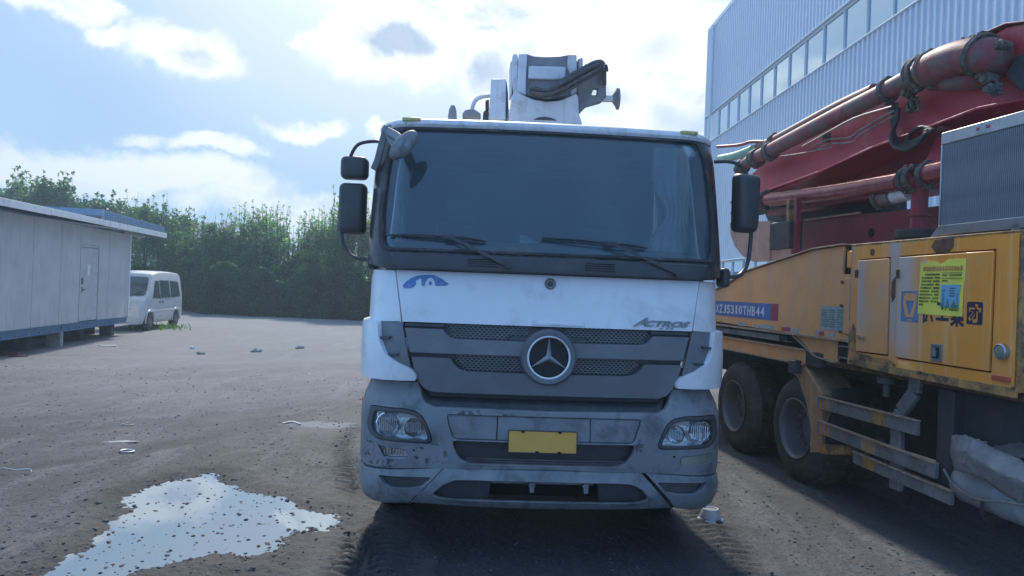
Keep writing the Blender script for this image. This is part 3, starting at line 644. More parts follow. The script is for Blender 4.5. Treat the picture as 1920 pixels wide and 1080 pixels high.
# ------------------------------------------------------------------ trees and shrubs
def crown_mesh(seed, nleaf, R, H, z0, leaf, mat, clumps=26, spiky=0.3, pinnate=False):
    q = np.random.default_rng(seed); V = []; 
    cc = []
    for i in range(clumps):
        a = q.random()*2*PI; zz = q.random()**.85; rad = R*(1-zz**2.2*.72)*math.sqrt(q.random())*(.95 if zz > .1 else .9)
        cc.append((rad*math.cos(a), rad*math.sin(a), z0+zz*(H-z0)*.93, R*q.uniform(.22, .42)*(1-.35*zz), q.uniform(.8, 1.5)))
    for i in range(int(clumps*spiky)):       # thin shoots that poke out of the top
        a = q.random()*2*PI; rad = R*.75*math.sqrt(q.random()); base = z0+(H-z0)*q.uniform(.6, .8)
        for k in range(5): cc.append((rad*math.cos(a)+q.normal()*.05, rad*math.sin(a)+q.normal()*.05, base+k*(H-z0)*.075, R*.10*(1.25-k*.2), 1.4))
    cc = np.array(cc); w = cc[:, 3]**2; w /= w.sum(); idx = q.choice(len(cc), nleaf, p=w); c = cc[idx]
    d = q.normal(size=(nleaf, 3)); d /= np.linalg.norm(d, axis=1)[:, None]; rr_ = q.random(nleaf)**(1/2.2)
    P = c[:, :3]+d*(c[:, 3]*rr_)[:, None]*np.stack([np.ones(nleaf), np.ones(nleaf), c[:, 4]], 1)
    P = P[P[:, 2] > .02]; n = len(P)
    ax = q.normal(size=(n, 3)); ax[:, 2] = ax[:, 2]*.6-.25; ax /= np.linalg.norm(ax, axis=1)[:, None]
    bx = np.cross(ax, q.normal(size=(n, 3))); bx /= np.linalg.norm(bx, axis=1)[:, None]
    s = leaf*q.uniform(.6, 1.35, n)[:, None]
    v = np.stack([P-ax*s, P+bx*s*.42, P+ax*s, P-bx*s*.42], 1).reshape(-1, 3)
    me = bpy.data.meshes.new('crown'); me.vertices.add(len(v)); me.vertices.foreach_set('co', v.astype(np.float32).ravel())
    me.loops.add(4*n); me.loops.foreach_set('vertex_index', np.arange(4*n, dtype=np.int32)); me.polygons.add(n)
    me.polygons.foreach_set('loop_start', np.arange(0, 4*n, 4, dtype=np.int32)); me.polygons.foreach_set('loop_total', np.full(n, 4, dtype=np.int32)); me.update(); me.materials.append(G[mat])
    return me, cc
def trunk_mesh(seed, H, r, cc, R, nc=999):
    q = random.Random(seed); b = MB(); top = Vector((q.uniform(-.2, .2), q.uniform(-.2, .2), H*.9)); mid = Vector((q.uniform(-.15, .15), q.uniform(-.15, .15), H*.45))
    b.tube([(0, 0, -.1), mid*.5, mid, mid.lerp(top, .5), top], [r, r*.85, r*.65, r*.4, r*.12], 8)
    for c in cc[::2][:16]:
        t = Vector(c[:3]); s = mid*.6 if t.z < H*.5 else mid.lerp(top, .2); s = Vector((s.x, s.y, min(t.z*.6, s.z))); m = s.lerp(t, .5)+Vector((0, 0, .12*R))
        b.tube([s, m, t], [r*.35, r*.22, r*.06], 5)
    for i in range(nc, len(cc)-4, 5): b.tube([Vector(cc[i][:3])-Vector((0, 0, .5)), cc[i+1][:3], cc[i+2][:3], cc[i+4][:3]], [.022, .017, .012, .005], 4)
    me = bpy.data.meshes.new('trunk'); me.from_pydata(b.v, [], b.f); return finish(me, G['bark'], 60)
def tree(name, label, x, y, meshes, sc=(1, 1, 1), rz=0, group=None, cat='tree'):
    r = thing(name, label, cat, (x, y, -.02), rz, group); r.scale = sc; link('crown', meshes[0], r); link('trunk', meshes[1], r)
    return r
def build_trees():
    V = []
    for i, (n, R, H, z0, lf, mat, cl, sp) in enumerate([(9500, 1.7, 4.5, .1, .09, 'leaf_mid', 52, .5), (6000, 1.5, 5.3, .1, .085, 'leaf_mid', 40, .8), (14000, 1.9, 3.6, .05, .09, 'leaf_dark', 70, .25), (4200, 1.35, 6.2, .5, .085, 'leaf_pale', 34, 1.1)]):
        me, cc = crown_mesh(100+i, n, R, H, z0, lf, mat, cl, sp); V.append((me, trunk_mesh(i, H, .11, cc, R, cl)))
    lab = {0: 'bushy mid green tree', 1: 'mid green tree with thin upright shoots', 2: 'low dense dark green shrub', 3: 'sparse pale green tree with airy top'}
    a0 = Vector((-19.5, 39.2)); a1 = Vector((-5.4, 34.9)); q = random.Random(9)
    spots = [(-.06, 1, 1.08), (.03, 1, .97), (.08, 0, .93), (.15, 0, .85), (.21, 2, 1.10), (.26, 1, .90), (.32, 0, .90), (.38, 3, .86), (.43, 2, 1.0), (.47, 3, .88), (.53, 3, .72), (.58, 2, .80), (.62, 1, .74), (.67, 3, .80), (.715, 3, .84), (.765, 1, .78), (.80, 3, .98), (.85, 3, .86), (.90, 3, .80), (.95, 1, .80), (1.01, 3, .85), (1.08, 0, .9), (1.17, 1, .9), (1.30, 2, 1.1)]
    ORD = 'first second third fourth fifth sixth seventh eighth ninth tenth eleventh twelfth thirteenth fourteenth fifteenth sixteenth seventeenth eighteenth nineteenth twentieth twenty-first twenty-second twenty-third twenty-fourth'.split()
    where = ['left end of the tree row', 'behind the van', 'just right of the van', 'middle of the tree row', 'right half of the tree row', 'beside the white truck mirror']
    for i, (t, k, s) in enumerate(spots):
        p = a0.lerp(a1, t); yy = p.y+1.4+q.uniform(-.4, 1.0)
        w = where[min(5, max(0, int((t+.1)*5)))]
        tree('tree' if k != 2 else 'shrub', f'{lab[k]}, {ORD[i]} from left in yard row', p.x, yy, V[k], (1.0*q.uniform(.9, 1.15), 1, s), q.uniform(0, 6.28), 'row of trees behind the yard', 'tree' if k != 2 else 'shrub')
    # clipped-looking dark lower hedge of one mass
    n = 90000; qq = np.random.default_rng(4); u = qq.random(n); x = -21+u*26; front = 36.4-(x+19.5)*.113+3.2*np.clip((-14.8-x)/2.5, 0, 1)
    hh = 2.15+.25*np.sin(x*1.3)+.25*np.sin(x*3.1+1); z = qq.random(n)**.9*hh; dep = qq.random(n)**2.2*1.5
    y = front+dep+.25*np.sin(x*2.2+z*2)+.15*np.sin(x*5.3)+.25*(z/hh)**3; P = np.stack([x, y, z+.02], 1)
    ax = qq.normal(size=(n, 3)); ax /= np.linalg.norm(ax, axis=1)[:, None]; bx = np.cross(ax, qq.normal(size=(n, 3))); bx /= np.linalg.norm(bx, axis=1)[:, None]; s = .095*qq.uniform(.6, 1.3, n)[:, None]
    v = np.stack([P-ax*s, P+bx*s*.5, P+ax*s, P-bx*s*.5], 1).reshape(-1, 3)
    me = bpy.data.meshes.new('hedge'); me.vertices.add(4*n); me.vertices.foreach_set('co', v.astype(np.float32).ravel()); me.loops.add(4*n); me.loops.foreach_set('vertex_index', np.arange(4*n, dtype=np.int32)); me.polygons.add(n)
    me.polygons.foreach_set('loop_start', np.arange(0, 4*n, 4, dtype=np.int32)); me.polygons.foreach_set('loop_total', np.full(n, 4, dtype=np.int32)); me.update(); me.materials.append(G['leaf_dark'])
    link('hedge', me, kind='stuff', label='dark overgrown undergrowth along the far edge of the yard')
    # big trees behind the cabin
    B = []
    for i, (n, R, H) in enumerate([(20000, 3.0, 8.6), (16000, 3.4, 7.2)]):
        me, cc = crown_mesh(200+i, n, R, H, 1.2, .15, 'leaf_mid' if i == 0 else 'leaf_dark', 60, .4); B.append((me, trunk_mesh(50+i, H, .2, cc, R, 60)))
    for i, (x, y, k, s, lb) in enumerate([(-28.6, 45, 0, .84, 'tallest leafy tree rising above the grey cabin roof'), (-31.8, 45, 1, .93, 'leafy tree at the left photo edge above the cabin'), (-25.8, 46, 1, .88, 'rounded leafy tree right of the tallest one behind the cabin'), (-23.3, 46.5, 1, .82, 'rounded leafy tree above the blue roof'), (-20.6, 46, 0, .63, 'small leafy tree at the right end of the blue roof'), (-18.0, 47, 1, .60, 'dark leafy tree between the blue roof and the tree row')]):
        tree('tree', lb, x, y, B[k], (s, s, s), i*1.3)
build_trees()
def build_weeds():
    b = MB(); q = random.Random(2)
    for i in range(260):
        x = -11.9+q.gauss(0, .30)+(.5 if i % 5 == 0 else 0); y = 25.1+q.gauss(0, .5); h = q.uniform(.05, .2); a = q.random()*6.28; dx, dy = math.cos(a)*.06, math.sin(a)*.06
        b.add([(x-dy*.3, y+dx*.3, 0), (x+dy*.3, y-dx*.3, 0), (x+dx+dy*.25, y+dy, h*.7), (x+dx*2, y+dy*2, h)], [(0, 1, 2, 3)])
    b.build('weeds', G['weed'], None, smooth=0, kind='stuff', label='bright green weeds growing under and behind the parked van')
build_weeds()

def build_haze():
    m = bpy.data.materials.new('air'); m.use_nodes = True; t = NT(m.node_tree); t.n.clear()
    v = t.new('ShaderNodeVolumePrincipled'); v.inputs['Density'].default_value = .0023; v.inputs['Color'].default_value = (.62, .84, 1, 1); v.inputs['Anisotropy'].default_value = .35
    o = t.new('ShaderNodeOutputMaterial'); t.l.new(v.outputs[0], o.inputs['Volume'])
    MB().b2((-230, -100, -1.3), (230, 230, 15.2)).build('haze', m, None, smooth=0, kind='stuff')
build_haze()
# ================================================================== small van by the cabin
def build_van():
    r = thing('minivan', 'small silver white minivan parked half behind the grey cabin', 'van', (-12.33, 23.90, 0), .11)
    ib = lambda v, xs, ys: float(np.interp(v, xs, ys))
    top = lambda y: ib(y, [-.60, -.57, -.45, -.30, 0, .25, .42, 1.0, 2.2, 2.9, 3.08, 3.17], [.78, .88, 1.0, 1.08, 1.36, 1.66, 1.84, 1.92, 1.93, 1.90, 1.82, 1.45])
    wz = lambda z: ib(z, [.2, .35, .62, .66, .95, 1.05, 1.75, 1.95], [.70, .745, .765, .752, .755, .745, .655, .60])
    fr = lambda y: 1-.16*max(0, (-y-.05)/.55)**2 - .05*max(0, (y-2.8)/.37)**2
    def arch(y):
        z = .24 if y > -.3 else .22
        for yw in (0, 2.46):
            if abs(y-yw) < .36: z = max(z, .30+math.sqrt(.36**2-(y-yw)**2))
        return z
    ys = sorted(set([-.60, -.585, -.56]+list(np.arange(-.52, 3.1, .06))+[-.355, .355, 2.105, 2.815, 3.12, 3.15, 3.17]))
    vs = []; fs = []; K = 13
    for y in ys:
        zt = top(y); zb = min(arch(y), zt-.1); f = fr(y); e = .09
        hs = [(0, zb), (.6, zb), (wz(zb+.02)*f-.02, zb), (wz(zb+.05)*f, zb+.03)]
        for k in range(1, 6): z = zb+.03+(zt-e-zb-.03)*k/5; hs.append((wz(z)*f, z))
        w = wz(zt-e)*f; hs += [(w-.02, zt-e*.45), (w-.09, zt-.018), (w*.5, zt), (0, zt+.008)]
        vs += [(x, y, z) for x, z in hs]+[(-x, y, z) for x, z in hs[::-1][1:-1]]
    n = 2*K-2
    for i in range(len(ys)-1): fs += [(i*n+k, i*n+(k+1) % n, (i+1)*n+(k+1) % n, (i+1)*n+k) for k in range(n)]
    fs += [tuple(range(n)), tuple(range((len(ys)-1)*n, len(ys)*n))[::-1]]
    MB().add(vs, fs).build('body', G['van_paint'], r, smooth=40)
    for sgn in (1, -1):
        sf = lambda y, z, d, s=sgn: Vector((s*(wz(z)*fr(y)+d), y, z))
        for poly in ([(.22, 1.06), (.86, 1.04), (.86, 1.60), (.52, 1.60)], [(.94, 1.04), (1.82, 1.04), (1.82, 1.62), (.94, 1.62)], [(1.92, 1.04), (2.86, 1.06), (2.76, 1.58), (1.92, 1.62)]):
            panel('side_window', sf, roundpoly(poly, .06), (), .006, .02, G['van_glass_dark'], r, res=.3, bevel=0)
        for yy in (.90, 1.87, -.02): panel('door_gap', sf, [(yy-.004, .40 if yy > .1 else .68), (yy+.004, .40 if yy > .1 else .68), (yy+.004, 1.66 if yy > .1 else 1.06), (yy-.004, 1.66 if yy > .1 else 1.06)], (), .002, .01, G['interior_dark'], r, res=.3, bevel=0)
        panel('side_moulding', sf, [(-.38, .60), (3.1, .60), (3.1, .655), (-.38, .655)], (), .012, .02, G['van_paint'], r, res=.3)
        for yy in (.74, 1.02): panel('door_handle', sf, rr(yy, .88, yy+.13, .93, .02), (), .022, .02, G['dark_plastic'], r, res=.2)
        m = MB(); m.box((sgn*.90, .17, 1.12), (.16, .07, .16)); m.tube([(sgn*.72, .22, 1.05), (sgn*.84, .19, 1.07)], .018, 6); m.build('door_mirror', G['dark_plastic'], r, bevel=.02)
        for yw in (0, 2.46):
            w = MB(); w.lathe([(.17, -.09), (.26, -.095), (.295, -.07), (.30, 0), (.295, .07), (.26, .09), (.17, .085)], (sgn*.665, yw, .30), (sgn, 0, 0), 28, True); wo = w.build('wheel', G['rubber'], r)
            w = MB(); w.lathe([(.17, .08), (.16, .05), (.06, .04), (.04, .07), (0, .075)], (sgn*.665, yw, .30), (sgn, 0, 0), 28)
            for k in range(5):
                a = k*2*PI/5; w.bar((sgn*.735, yw+.05*math.cos(a), .30+.05*math.sin(a)), (sgn*.74, yw+.16*math.cos(a), .30+.16*math.sin(a)), .03, .05, (1, 0, 0))
            w.build('rim', G['alu'], wo)
            w = MB(); w.tube([(sgn*.752, yw+.365*math.cos(a), .30+.365*math.sin(a)) for a in np.linspace(-.15, PI+.15, 16)], .02, 6); w.build('wheel_arch', G['van_paint'], r)
    ff = lambda x, z, d: Vector((x, float(np.interp(z, [.2, .5, .78, .88, 1.0, 1.08, 1.36, 1.66, 1.84], [-.50, -.585, -.60, -.57, -.45, -.30, 0, .25, .42]))-d+.16*(abs(x)/.72)**4*(.35 if z > 1.0 else 1), z))
    panel('windscreen', ff, roundpoly([(-.66, 1.12), (.66, 1.12), (.57, 1.72), (-.57, 1.72)], .08), (), .018, .02, G['van_glass_dark'], r, res=.15, bevel=0)
    for s in (1, -1):
        panel('headlight', ff, roundpoly([(s*.30, .66), (s*.66, .68), (s*.70, .96), (s*.62, .98), (s*.42, .84)], .05), (), .016, .03, G['lamp_solid'], r, res=.1)
        panel('fog_light', ff, rr(min(s*.42, s*.56), .40, max(s*.42, s*.56), .47, .03), (), .01, .02, G['lamp_solid'], r, res=.1)
    panel('grille', ff, roundpoly([(-.26, .66), (.26, .66), (.30, .76), (-.30, .76)], .03), (), .014, .02, G['dark_plastic'], r, res=.15)
    panel('bumper_gap', ff, [(-.66, .625), (.66, .625), (.66, .635), (-.66, .635)], (), .012, .02, G['interior_dark'], r, res=.15)
    panel('air_intake', ff, rr(-.35, .30, .35, .38, .03), (), .01, .02, G['dark_plastic'], r, res=.15)
    panel('number_plate', ff, rr(-.22, .44, .22, .57, .01), (), .018, .02, G['logo_blue'], r, res=.15)
    for s in (-1, 1):
        m = MB(); m.tube([ff(s*.1+.1, 1.08, .03), ff(s*.3+.25, 1.28, .05)], .008, 5); m.build('wiper', G['dark_plastic'], r)
    MB().tube([(-.45, .45, 1.86), (-.52, .62, 2.05)], .006, 5).build('aerial', G['dark_plastic'], r)
def dark_gloss(name, col, rough):
    m = bpy.data.materials.new(name); m.use_nodes = True; t = NT(m.node_tree); p = t.n['Principled BSDF']; tc = t.new('ShaderNodeTexCoord')
    t.put(p.inputs['Base Color'], t.mix(t.noise(tc.outputs['Object'], 3, 4), tuple(x*.6 for x in col), tuple(x*1.5 for x in col))); p.inputs['Roughness'].default_value = rough; p.inputs['IOR'].default_value = 1.6; MATS[name] = m
dark_gloss('van_glass_dark', (.07, .09, .10), .04); dark_gloss('lamp_solid', (.34, .36, .38), .1)
build_van()

# ================================================================== white pump truck
def make_plan():
    P = [(0, 0)]; k = .045/.93**2
    for x in np.linspace(.05, .93, 18): P.append((x, k*x*x))
    for a in np.linspace(6, 90, 15):
        a = math.radians(a); P.append((.93+.32*math.sin(a), .045+.355*(1-math.cos(a))))
    P += [(1.25, .6), (1.25, 1.0), (1.25, 1.6), (1.25, 2.4)]
    P = np.array(P); L = np.concatenate([[0], np.cumsum(np.hypot(*(P[1:]-P[:-1]).T))]); return P, L
PP, PL = make_plan(); UC = float(np.interp(.4, PP[15:, 1], PL[15:]))
def ux(X):      # signed lateral measure -> arc length; beyond 1.25 it runs back along the cab side
    s = -1 if X < 0 else 1; a = abs(X)
    return s*(float(np.interp(a, PP[:34, 0], PL[:34])) if a <= 1.25 else UC+(a-1.25))
def skin(prof):
    zs, yf, w = prof
    def f(u, z, d):
        s = -1 if u < 0 else 1; a = abs(u)
        x = np.interp(a, PL, PP[:, 0]); y = np.interp(a, PL, PP[:, 1]); x2 = np.interp(a+.01, PL, PP[:, 0]); y2 = np.interp(a+.01, PL, PP[:, 1]); x1 = np.interp(max(a-.01, 0), PL, PP[:, 0]); y1 = np.interp(max(a-.01, 0), PL, PP[:, 1])
        tx, ty = x2-x1, y2-y1; l = math.hypot(tx, ty) or 1; nx, ny = ty/l, -tx/l
        ww = float(np.interp(z, zs, w)); yy = float(np.interp(z, zs, yf))
        return Vector((s*(x*ww+nx*d), y+yy+ny*d, z))
    return f
fB = skin(([.34, .40, .50, .60, .90, 1.0, 1.06, 1.12, 1.18], [.05, .01, -.01, 0, 0, .015, .05, .08, .09], [.975, .985, .992, 1, 1, .998, .985, .965, .955]))
fL = skin(([.34, .37, .42, .50, .56, .60, .63], [.06, .02, -.03, -.045, -.04, -.01, 0], [.972, .98, .99, .995, 1, 1, 1]))
fG = skin(([1.0, 1.09, 1.35, 1.55, 1.9], [.10, .07, .05, .08, .14], [.985]*5))
fW = skin(([1.88, 1.93, 2.0, 2.03, 2.2, 2.5, 2.75, 2.9, 2.97, 3.0], [.09, .085, .10, .14, .185, .27, .34, .385, .41, .43], [.985, 1.0, 1.008, 1.012, 1.012, 1.01, 1.005, .99, .98, .97]))
mir = lambda p: [(-a, b) for a, b in p][::-1]
def build_white_truck():
    r = thing('pump_truck', 'white cab-over concrete pump truck with grey bumper facing the camera', 'truck', TO, TA)
    A = lambda n, s, p, h=(), d=0, th=.02, m='white_paint', par=None, **k: panel(n, s, p, h, d, th, G[m], par or r, uf=ux, **k)
    # --- white front flap and corners
    A('front_flap', fG, [(-1.045, 1.893), (-.982, 1.553), (.982, 1.553), (1.045, 1.893)], d=.004, th=.03)
    for s in (1, -1):
        P = [(1.054, 1.893), (.992, 1.553), (1.13, 1.545), (1.7, 1.545), (2.9, 1.545), (2.9, 1.893)]
        A('corner_panel', fG, P if s > 0 else mir(P), d=0, th=.03)
        D = [(1.125, 1.548), (1.115, 1.44), (1.075, 1.345), (1.00, 1.29), (.898, 1.245), (.868, 1.20), (.872, 1.172), (1.18, 1.165), (1.95, 1.165), (1.95, 1.548)]
        D = roundpoly(D, .02); A('wind_deflector', fG, D if s > 0 else mir(D), d=.045, th=.07, bevel=.012)
        V = [(.985, 1.547), (1.135, 1.547), (1.125, 1.44), (1.085, 1.335), (1.00, 1.28), (.912, 1.245)]
        A('corner_vent', fG, V if s > 0 else mir(V), d=.010, th=.03, m='grille_grey')
        for z, x0 in ((1.455, 1.045), (1.345, .99)):
            B = [(x0, z), (1.13, z-.008), (1.12, z-.02), (x0+.01, z-.016)]; A('vent_blade', fG, B if s > 0 else mir(B), d=.032, th=.03, m='dark_plastic', bevel=.003)
    # --- grille
    A('grille_backing', fG, [(-.985, 1.548), (-.90, 1.24), (-.78, 1.06), (.78, 1.06), (.90, 1.24), (.985, 1.548)], d=-.05, th=.02, m='dark_plastic', res=.15)
    F1 = [(.968, 1.512), (.712, 1.512), (.69, 1.49), (.665, 1.465), (.62, 1.45), (.15, 1.448)]; star = [(.172*math.cos(a), 1.353+.172*math.sin(a)) for a in np.radians(np.linspace(34, -2, 7))]
    g1 = F1+[(.172, 1.353), (.918, 1.352)]; g1 = [(.968, 1.512), (.712, 1.512), (.69, 1.485), (.662, 1.462), (.62, 1.452), (.138, 1.450), (.166, 1.40), (.173, 1.352), (.921, 1.352)]
    A('grille_fin', fG, g1, d=0, th=.045, m='grille_grey', bevel=.006); A('grille_fin', fG, mir(g1), d=0, th=.045, m='grille_grey', bevel=.006)
    g2 = [(.913, 1.325), (.652, 1.325), (.628, 1.285), (.59, 1.255), (.54, 1.243), (.137, 1.240), (.10, 1.21), (.05, 1.19), (0, 1.183)]
    low = [(.775, 1.108), (.81, 1.112), (.855, 1.155), (.89, 1.24)]
    A('grille_fin', fG, roundpoly(g2[:-1]+[(0, 1.183)]+mir(g2[:-1])+[(-.89, 1.24), (-.86, 1.165), (-.815, 1.115), (-.76, 1.098), (.76, 1.098), (.815, 1.115), (.86, 1.165), (.89, 1.24)], .012), d=.004, th=.05, m='grille_grey', bevel=.006)
    A('grille_top_rail', fG, [(-.975, 1.548), (-.972, 1.522), (-.70, 1.522), (-.70, 1.548)], d=-.02, th=.03, m='dark_plastic'); A('grille_top_rail', fG, [(.70, 1.548), (.70, 1.522), (.972, 1.522), (.975, 1.548)], d=-.02, th=.03, m='dark_plastic')
    def mesh(x0, x1, z0, z1, cut):
        b = MB(); w, h = .030, .0145; j = 0; z = z0
        while z < z1:
            x = x0+(w/2 if j % 2 else 0)
            while x < x1:
                if cut(x, z):
                    p = [fG(ux(x+dx*w), z+dz*h, -.028) for dx, dz in ((-.5, .25), (-.22, .75), (.22, .75), (.5, .25))]
                    for a, c in zip(p[:-1], p[1:]): b.bar(a, c, .006, .0042, (0, 1, 0))
                    b.bar(fG(ux(x-.5*w), z+.25*h, -.028), fG(ux(x-.5*w), z-.25*h, -.028), .006, .004, (0, 1, 0))
                x += w
            z += h; j += 1
        return b
    for s in (1, -1):
        c1 = lambda x, z: abs(x) < .66+(z-1.49)*.6 and math.hypot(x, z-1.353) > .18 and not (abs(x) < .27 and z < 1.485-.0)
        mesh(min(s*.13, s*.72), max(s*.13, s*.72), 1.458, 1.548, c1).build('grille_mesh', G['grille_grey'], r, kind='stuff', smooth=0)
        c2 = lambda x, z: abs(x) < .595+(z-1.30)*.7 and math.hypot(x, z-1.353) > .18
        mesh(min(s*.15, s*.66), max(s*.15, s*.66), 1.250, 1.348, c2).build('grille_mesh', G['grille_grey'], r, kind='stuff', smooth=0)
        P = [(.13, 1.452), (.27, 1.452), (.245, 1.485), (.11, 1.485)]; A('mesh_blank', fG, P if s > 0 else mir(P), d=-.02, th=.02, m='dark_plastic')
    # badge
    cz = 1.353; yb = fG(0, cz, 0).y
    MB().lathe([(.186, .05), (.183, -.012), (.170, -.030), (.150, -.028), (.142, -.012), (.142, .03)], (0, yb, cz), (0, 1, 0), 64).build('badge_surround', G['grille_grey'], r)
    MB().lathe([(.142, .015), (.0, .022)], (0, yb, cz), (0, 1, 0), 48).build('badge_dish', G['black_void'], r)
    b = MB(); b.lathe([(.138+.0085*math.cos(a), -.014+.008*math.sin(a)) for a in np.linspace(0, 2*PI, 10, endpoint=False)], (0, yb, cz), (0, 1, 0), 64, True); b.build('badge_ring', G['badge_chrome'], r)
    b = MB()
    for k in range(3):
        a = PI/2+k*2*PI/3; t = Vector((math.cos(a), 0, math.sin(a))); o = Vector((0, yb, cz)); n_ = Vector((-t.z, 0, t.x))
        s1 = Vector((math.cos(a-PI/3), 0, math.sin(a-PI/3)))*.021; s2 = Vector((math.cos(a+PI/3), 0, math.sin(a+PI/3)))*.021; c = o+Vector((0, -.030, 0)); tip = o+t*.135+Vector((0, -.014, 0)); bk = Vector((0, .005, 0))
        b.add([c, tip, o+s1+bk, o+s2+bk, o+t*.135+bk], [(0, 2, 1), (0, 1, 3), (2, 4, 1), (3, 1, 4)])
    b.build('star', G['badge_chrome'], r, smooth=0)
    b = MB()
    for i in range(-12, 13):
        x = i*.0105; h = math.sqrt(max(.130**2-x*x, 0)); q_ = .707
        for sg in (1, -1):
            m_ = Vector((x*q_, 0, sg*x*q_)); dd = Vector((q_, 0, -sg*q_)); b.bar(Vector((0, yb+.014, cz))+m_-dd*h, Vector((0, yb+.014, cz))+m_+dd*h, .003, .003, (0, 1, 0))
    b.build('badge_mesh', G['dark_plastic'], r, kind='stuff')
    # strip left over above the grille, lock, lettering, stickers
    A('strip', fG, [(-.118, 1.592), (-.118, 1.562), (.235, 1.562), (.235, 1.592), (.215, 1.592), (.215, 1.575), (-.088, 1.575), (-.088, 1.592)], d=.012, th=.012, m='roof_white', bevel=.002)
    b = MB(); yl = fG(0, 1.837, 0).y; b.lathe([(.038, .0), (.038, -.014), (.034, -.018), (.028, -.014), (.026, -.008), (.0, -.008)], (0, yl, 1.837), (0, 1, 0), 32); lk = b.build('flap_lock', G['badge_grey'], r)
    b = MB(); b.lathe([(.019, -.007), (.019, -.012), (0, -.012)], (0, yl, 1.837), (0, 1, 0), 24); b.b2((-.013, yl-.015, 1.833), (.013, yl-.011, 1.841)); b.build('keyhole', G['dark_plastic'], lk)
    S_ = lambda u, z, d: fG(ux(u), z, d+.004)
    def sw(x0, z0, x1, z1, s, nm='lettering'): lettering(nm, s, (x0, z0, x1, z1), S_, .010, G['badge_grey'], r, shear=.55, bold=.024)
    lettering('lettering', 'A', (.570, 1.578, .672, 1.635), S_, .012, G['badge_grey'], r, shear=.55, bold=.022)
    lettering('lettering', 'CTROS', (.652, 1.578, .972, 1.617), S_, .012, G['badge_grey'], r, shear=.5, bold=.026)
    b = MB(); q = random.Random(4)
    for i in range(26):
        x = q.uniform(.745, .845); z = q.uniform(1.556, 1.572); b.b2(S_(x, z, .001), S_(x+q.uniform(.004, .012), z+.004, -.001))
    b.build('sticker_residue', G['badge_grey'], r, kind='stuff')
    lg = [(160, 570), (250, 455), (400, 350), (560, 275), (760, 245), (950, 238), (1150, 255), (1240, 300), (1300, 320), (1430, 400), (1440, 430), (1530, 470), (1575, 520), (1490, 570), (1170, 575), (1150, 470), (1110, 380), (1050, 330), (1000, 325), (930, 360), (880, 430), (850, 500), (845, 580), (740, 570), (735, 350), (700, 345), (560, 420), (575, 540), (450, 640), (200, 645)]
    cv = lambda L: [(lambda v: (v.x, v.z))(T(740+a/16, 500+b_/16, .13)) for a, b_ in L]
    A('emblem', fG, cv(lg), d=.007, th=.004, m='logo_blue', res=.04, bevel=0); A('emblem', fG, cv(roundpoly([(965, 545), (965, 440), (1058, 440), (1058, 545)], 30)), d=.007, th=.004, m='logo_blue', res=.04, bevel=0)
    # --- bumper
    hl = [(-1.168, .992), (-.93, .990), (-.845, .972), (-.80, .935), (-.765, .865), (-.742, .80), (-.75, .775), (-.775, .770), (-1.10, .778), (-1.165, .81), (-1.185, .86)]
    fg = [(-1.140, .738), (-.905, .722), (-.893, .672), (-1.02, .668), (-1.12, .675), (-1.15, .71)]
    hl = roundpoly(hl, .03, 3); fg = roundpoly(fg, .02, 3)
    mid = roundpoly([(-.655, .965), (.63, .965), (.60, .86), (.575, .805), (-.605, .805), (-.635, .88)], .03)
    ink = roundpoly([(-.615, .795), (.595, .795), (.575, .73), (.53, .675), (.47, .655), (-.50, .655), (-.56, .68), (-.59, .73)], .03)
    out = [(-1.95, 1.155), (-1.25, 1.158), (-.885, 1.160), (-.862, 1.12), (-.835, 1.07), (-.80, 1.03), (-.745, 1.008), (0, 1.003), (.745, 1.008), (.80, 1.03), (.835, 1.07), (.862, 1.12), (.885, 1.160), (1.25, 1.158), (1.95, 1.155), (1.95, .585), (1.25, .585), (.75, .612), (0, .625), (-.75, .612), (-1.25, .585), (-1.95, .585)]
    A('bumper', fB, out, (hl, mir(hl), fg, mir(fg), mid, ink), d=0, th=.05, m='grey_plastic', bevel=.009, res=.07)
    A('bumper_step', fB, [(-.652, .962), (-.325, .962), (-.325, .808), (-.602, .808), (-.632, .88)], d=-.014, th=.03, m='grey_plastic', bevel=.006)
    A('bumper_step', fB, [(-.319, .962), (.285, .962), (.285, .808), (-.319, .808)], d=-.012, th=.03, m='grey_plastic', bevel=.006)
    A('bumper_step', fB, [(.291, .962), (.627, .962), (.597, .86), (.572, .808), (.291, .808)], d=-.014, th=.03, m='grey_plastic', bevel=.006)
    A('scuff_patch', fB, roundpoly([(-.84, .76), (-.70, .775), (-.64, .72), (-.62, .65), (-.80, .64), (-.88, .70)], .03), d=.002, th=.003, m='scuffed_plastic', bevel=0)
    A('scuff_patch', fB, roundpoly([(.60, .90), (.66, .86), (.64, .76), (.60, .74), (.585, .80)], .015), d=.002, th=.003, m='scuffed_plastic', bevel=0)
    A('scuff_patch', fB, roundpoly([(-1.20, .76), (-1.10, .765), (-1.05, .66), (-.95, .655), (-1.0, .60), (-1.22, .60)], .03), d=.002, th=.003, m='scuffed_plastic', bevel=0)
    A('scuff_patch', fB, roundpoly([(-.655, .985), (-.45, .995), (-.2, .975), (-.3, .968), (-.64, .968)], .01), d=.002, th=.003, m='scuffed_plastic', bevel=0)
    A('intake_backing', fB, [(-.66, .82), (.66, .82), (.66, .63), (-.66, .63)], d=-.09, th=.02, m='dark_plastic', res=.2)
    A('slot_backing', fB, [(-.90, 1.17), (.90, 1.17), (.80, .99), (-.80, .99)], d=-.11, th=.02, m='gloss_black', res=.2)
    b = MB()
    for i in range(52):
        x = -.52+i*.0202
        for k in range(2): b.bar(fB(ux(x), .662+k*.016, -.03), fB(ux(x+.0101), .672+k*.016, -.022), .005, .004, (0, 1, 0)); b.bar(fB(ux(x+.0101), .672+k*.016, -.022), fB(ux(x+.0202), .662+k*.016, -.03), .005, .004, (0, 1, 0))
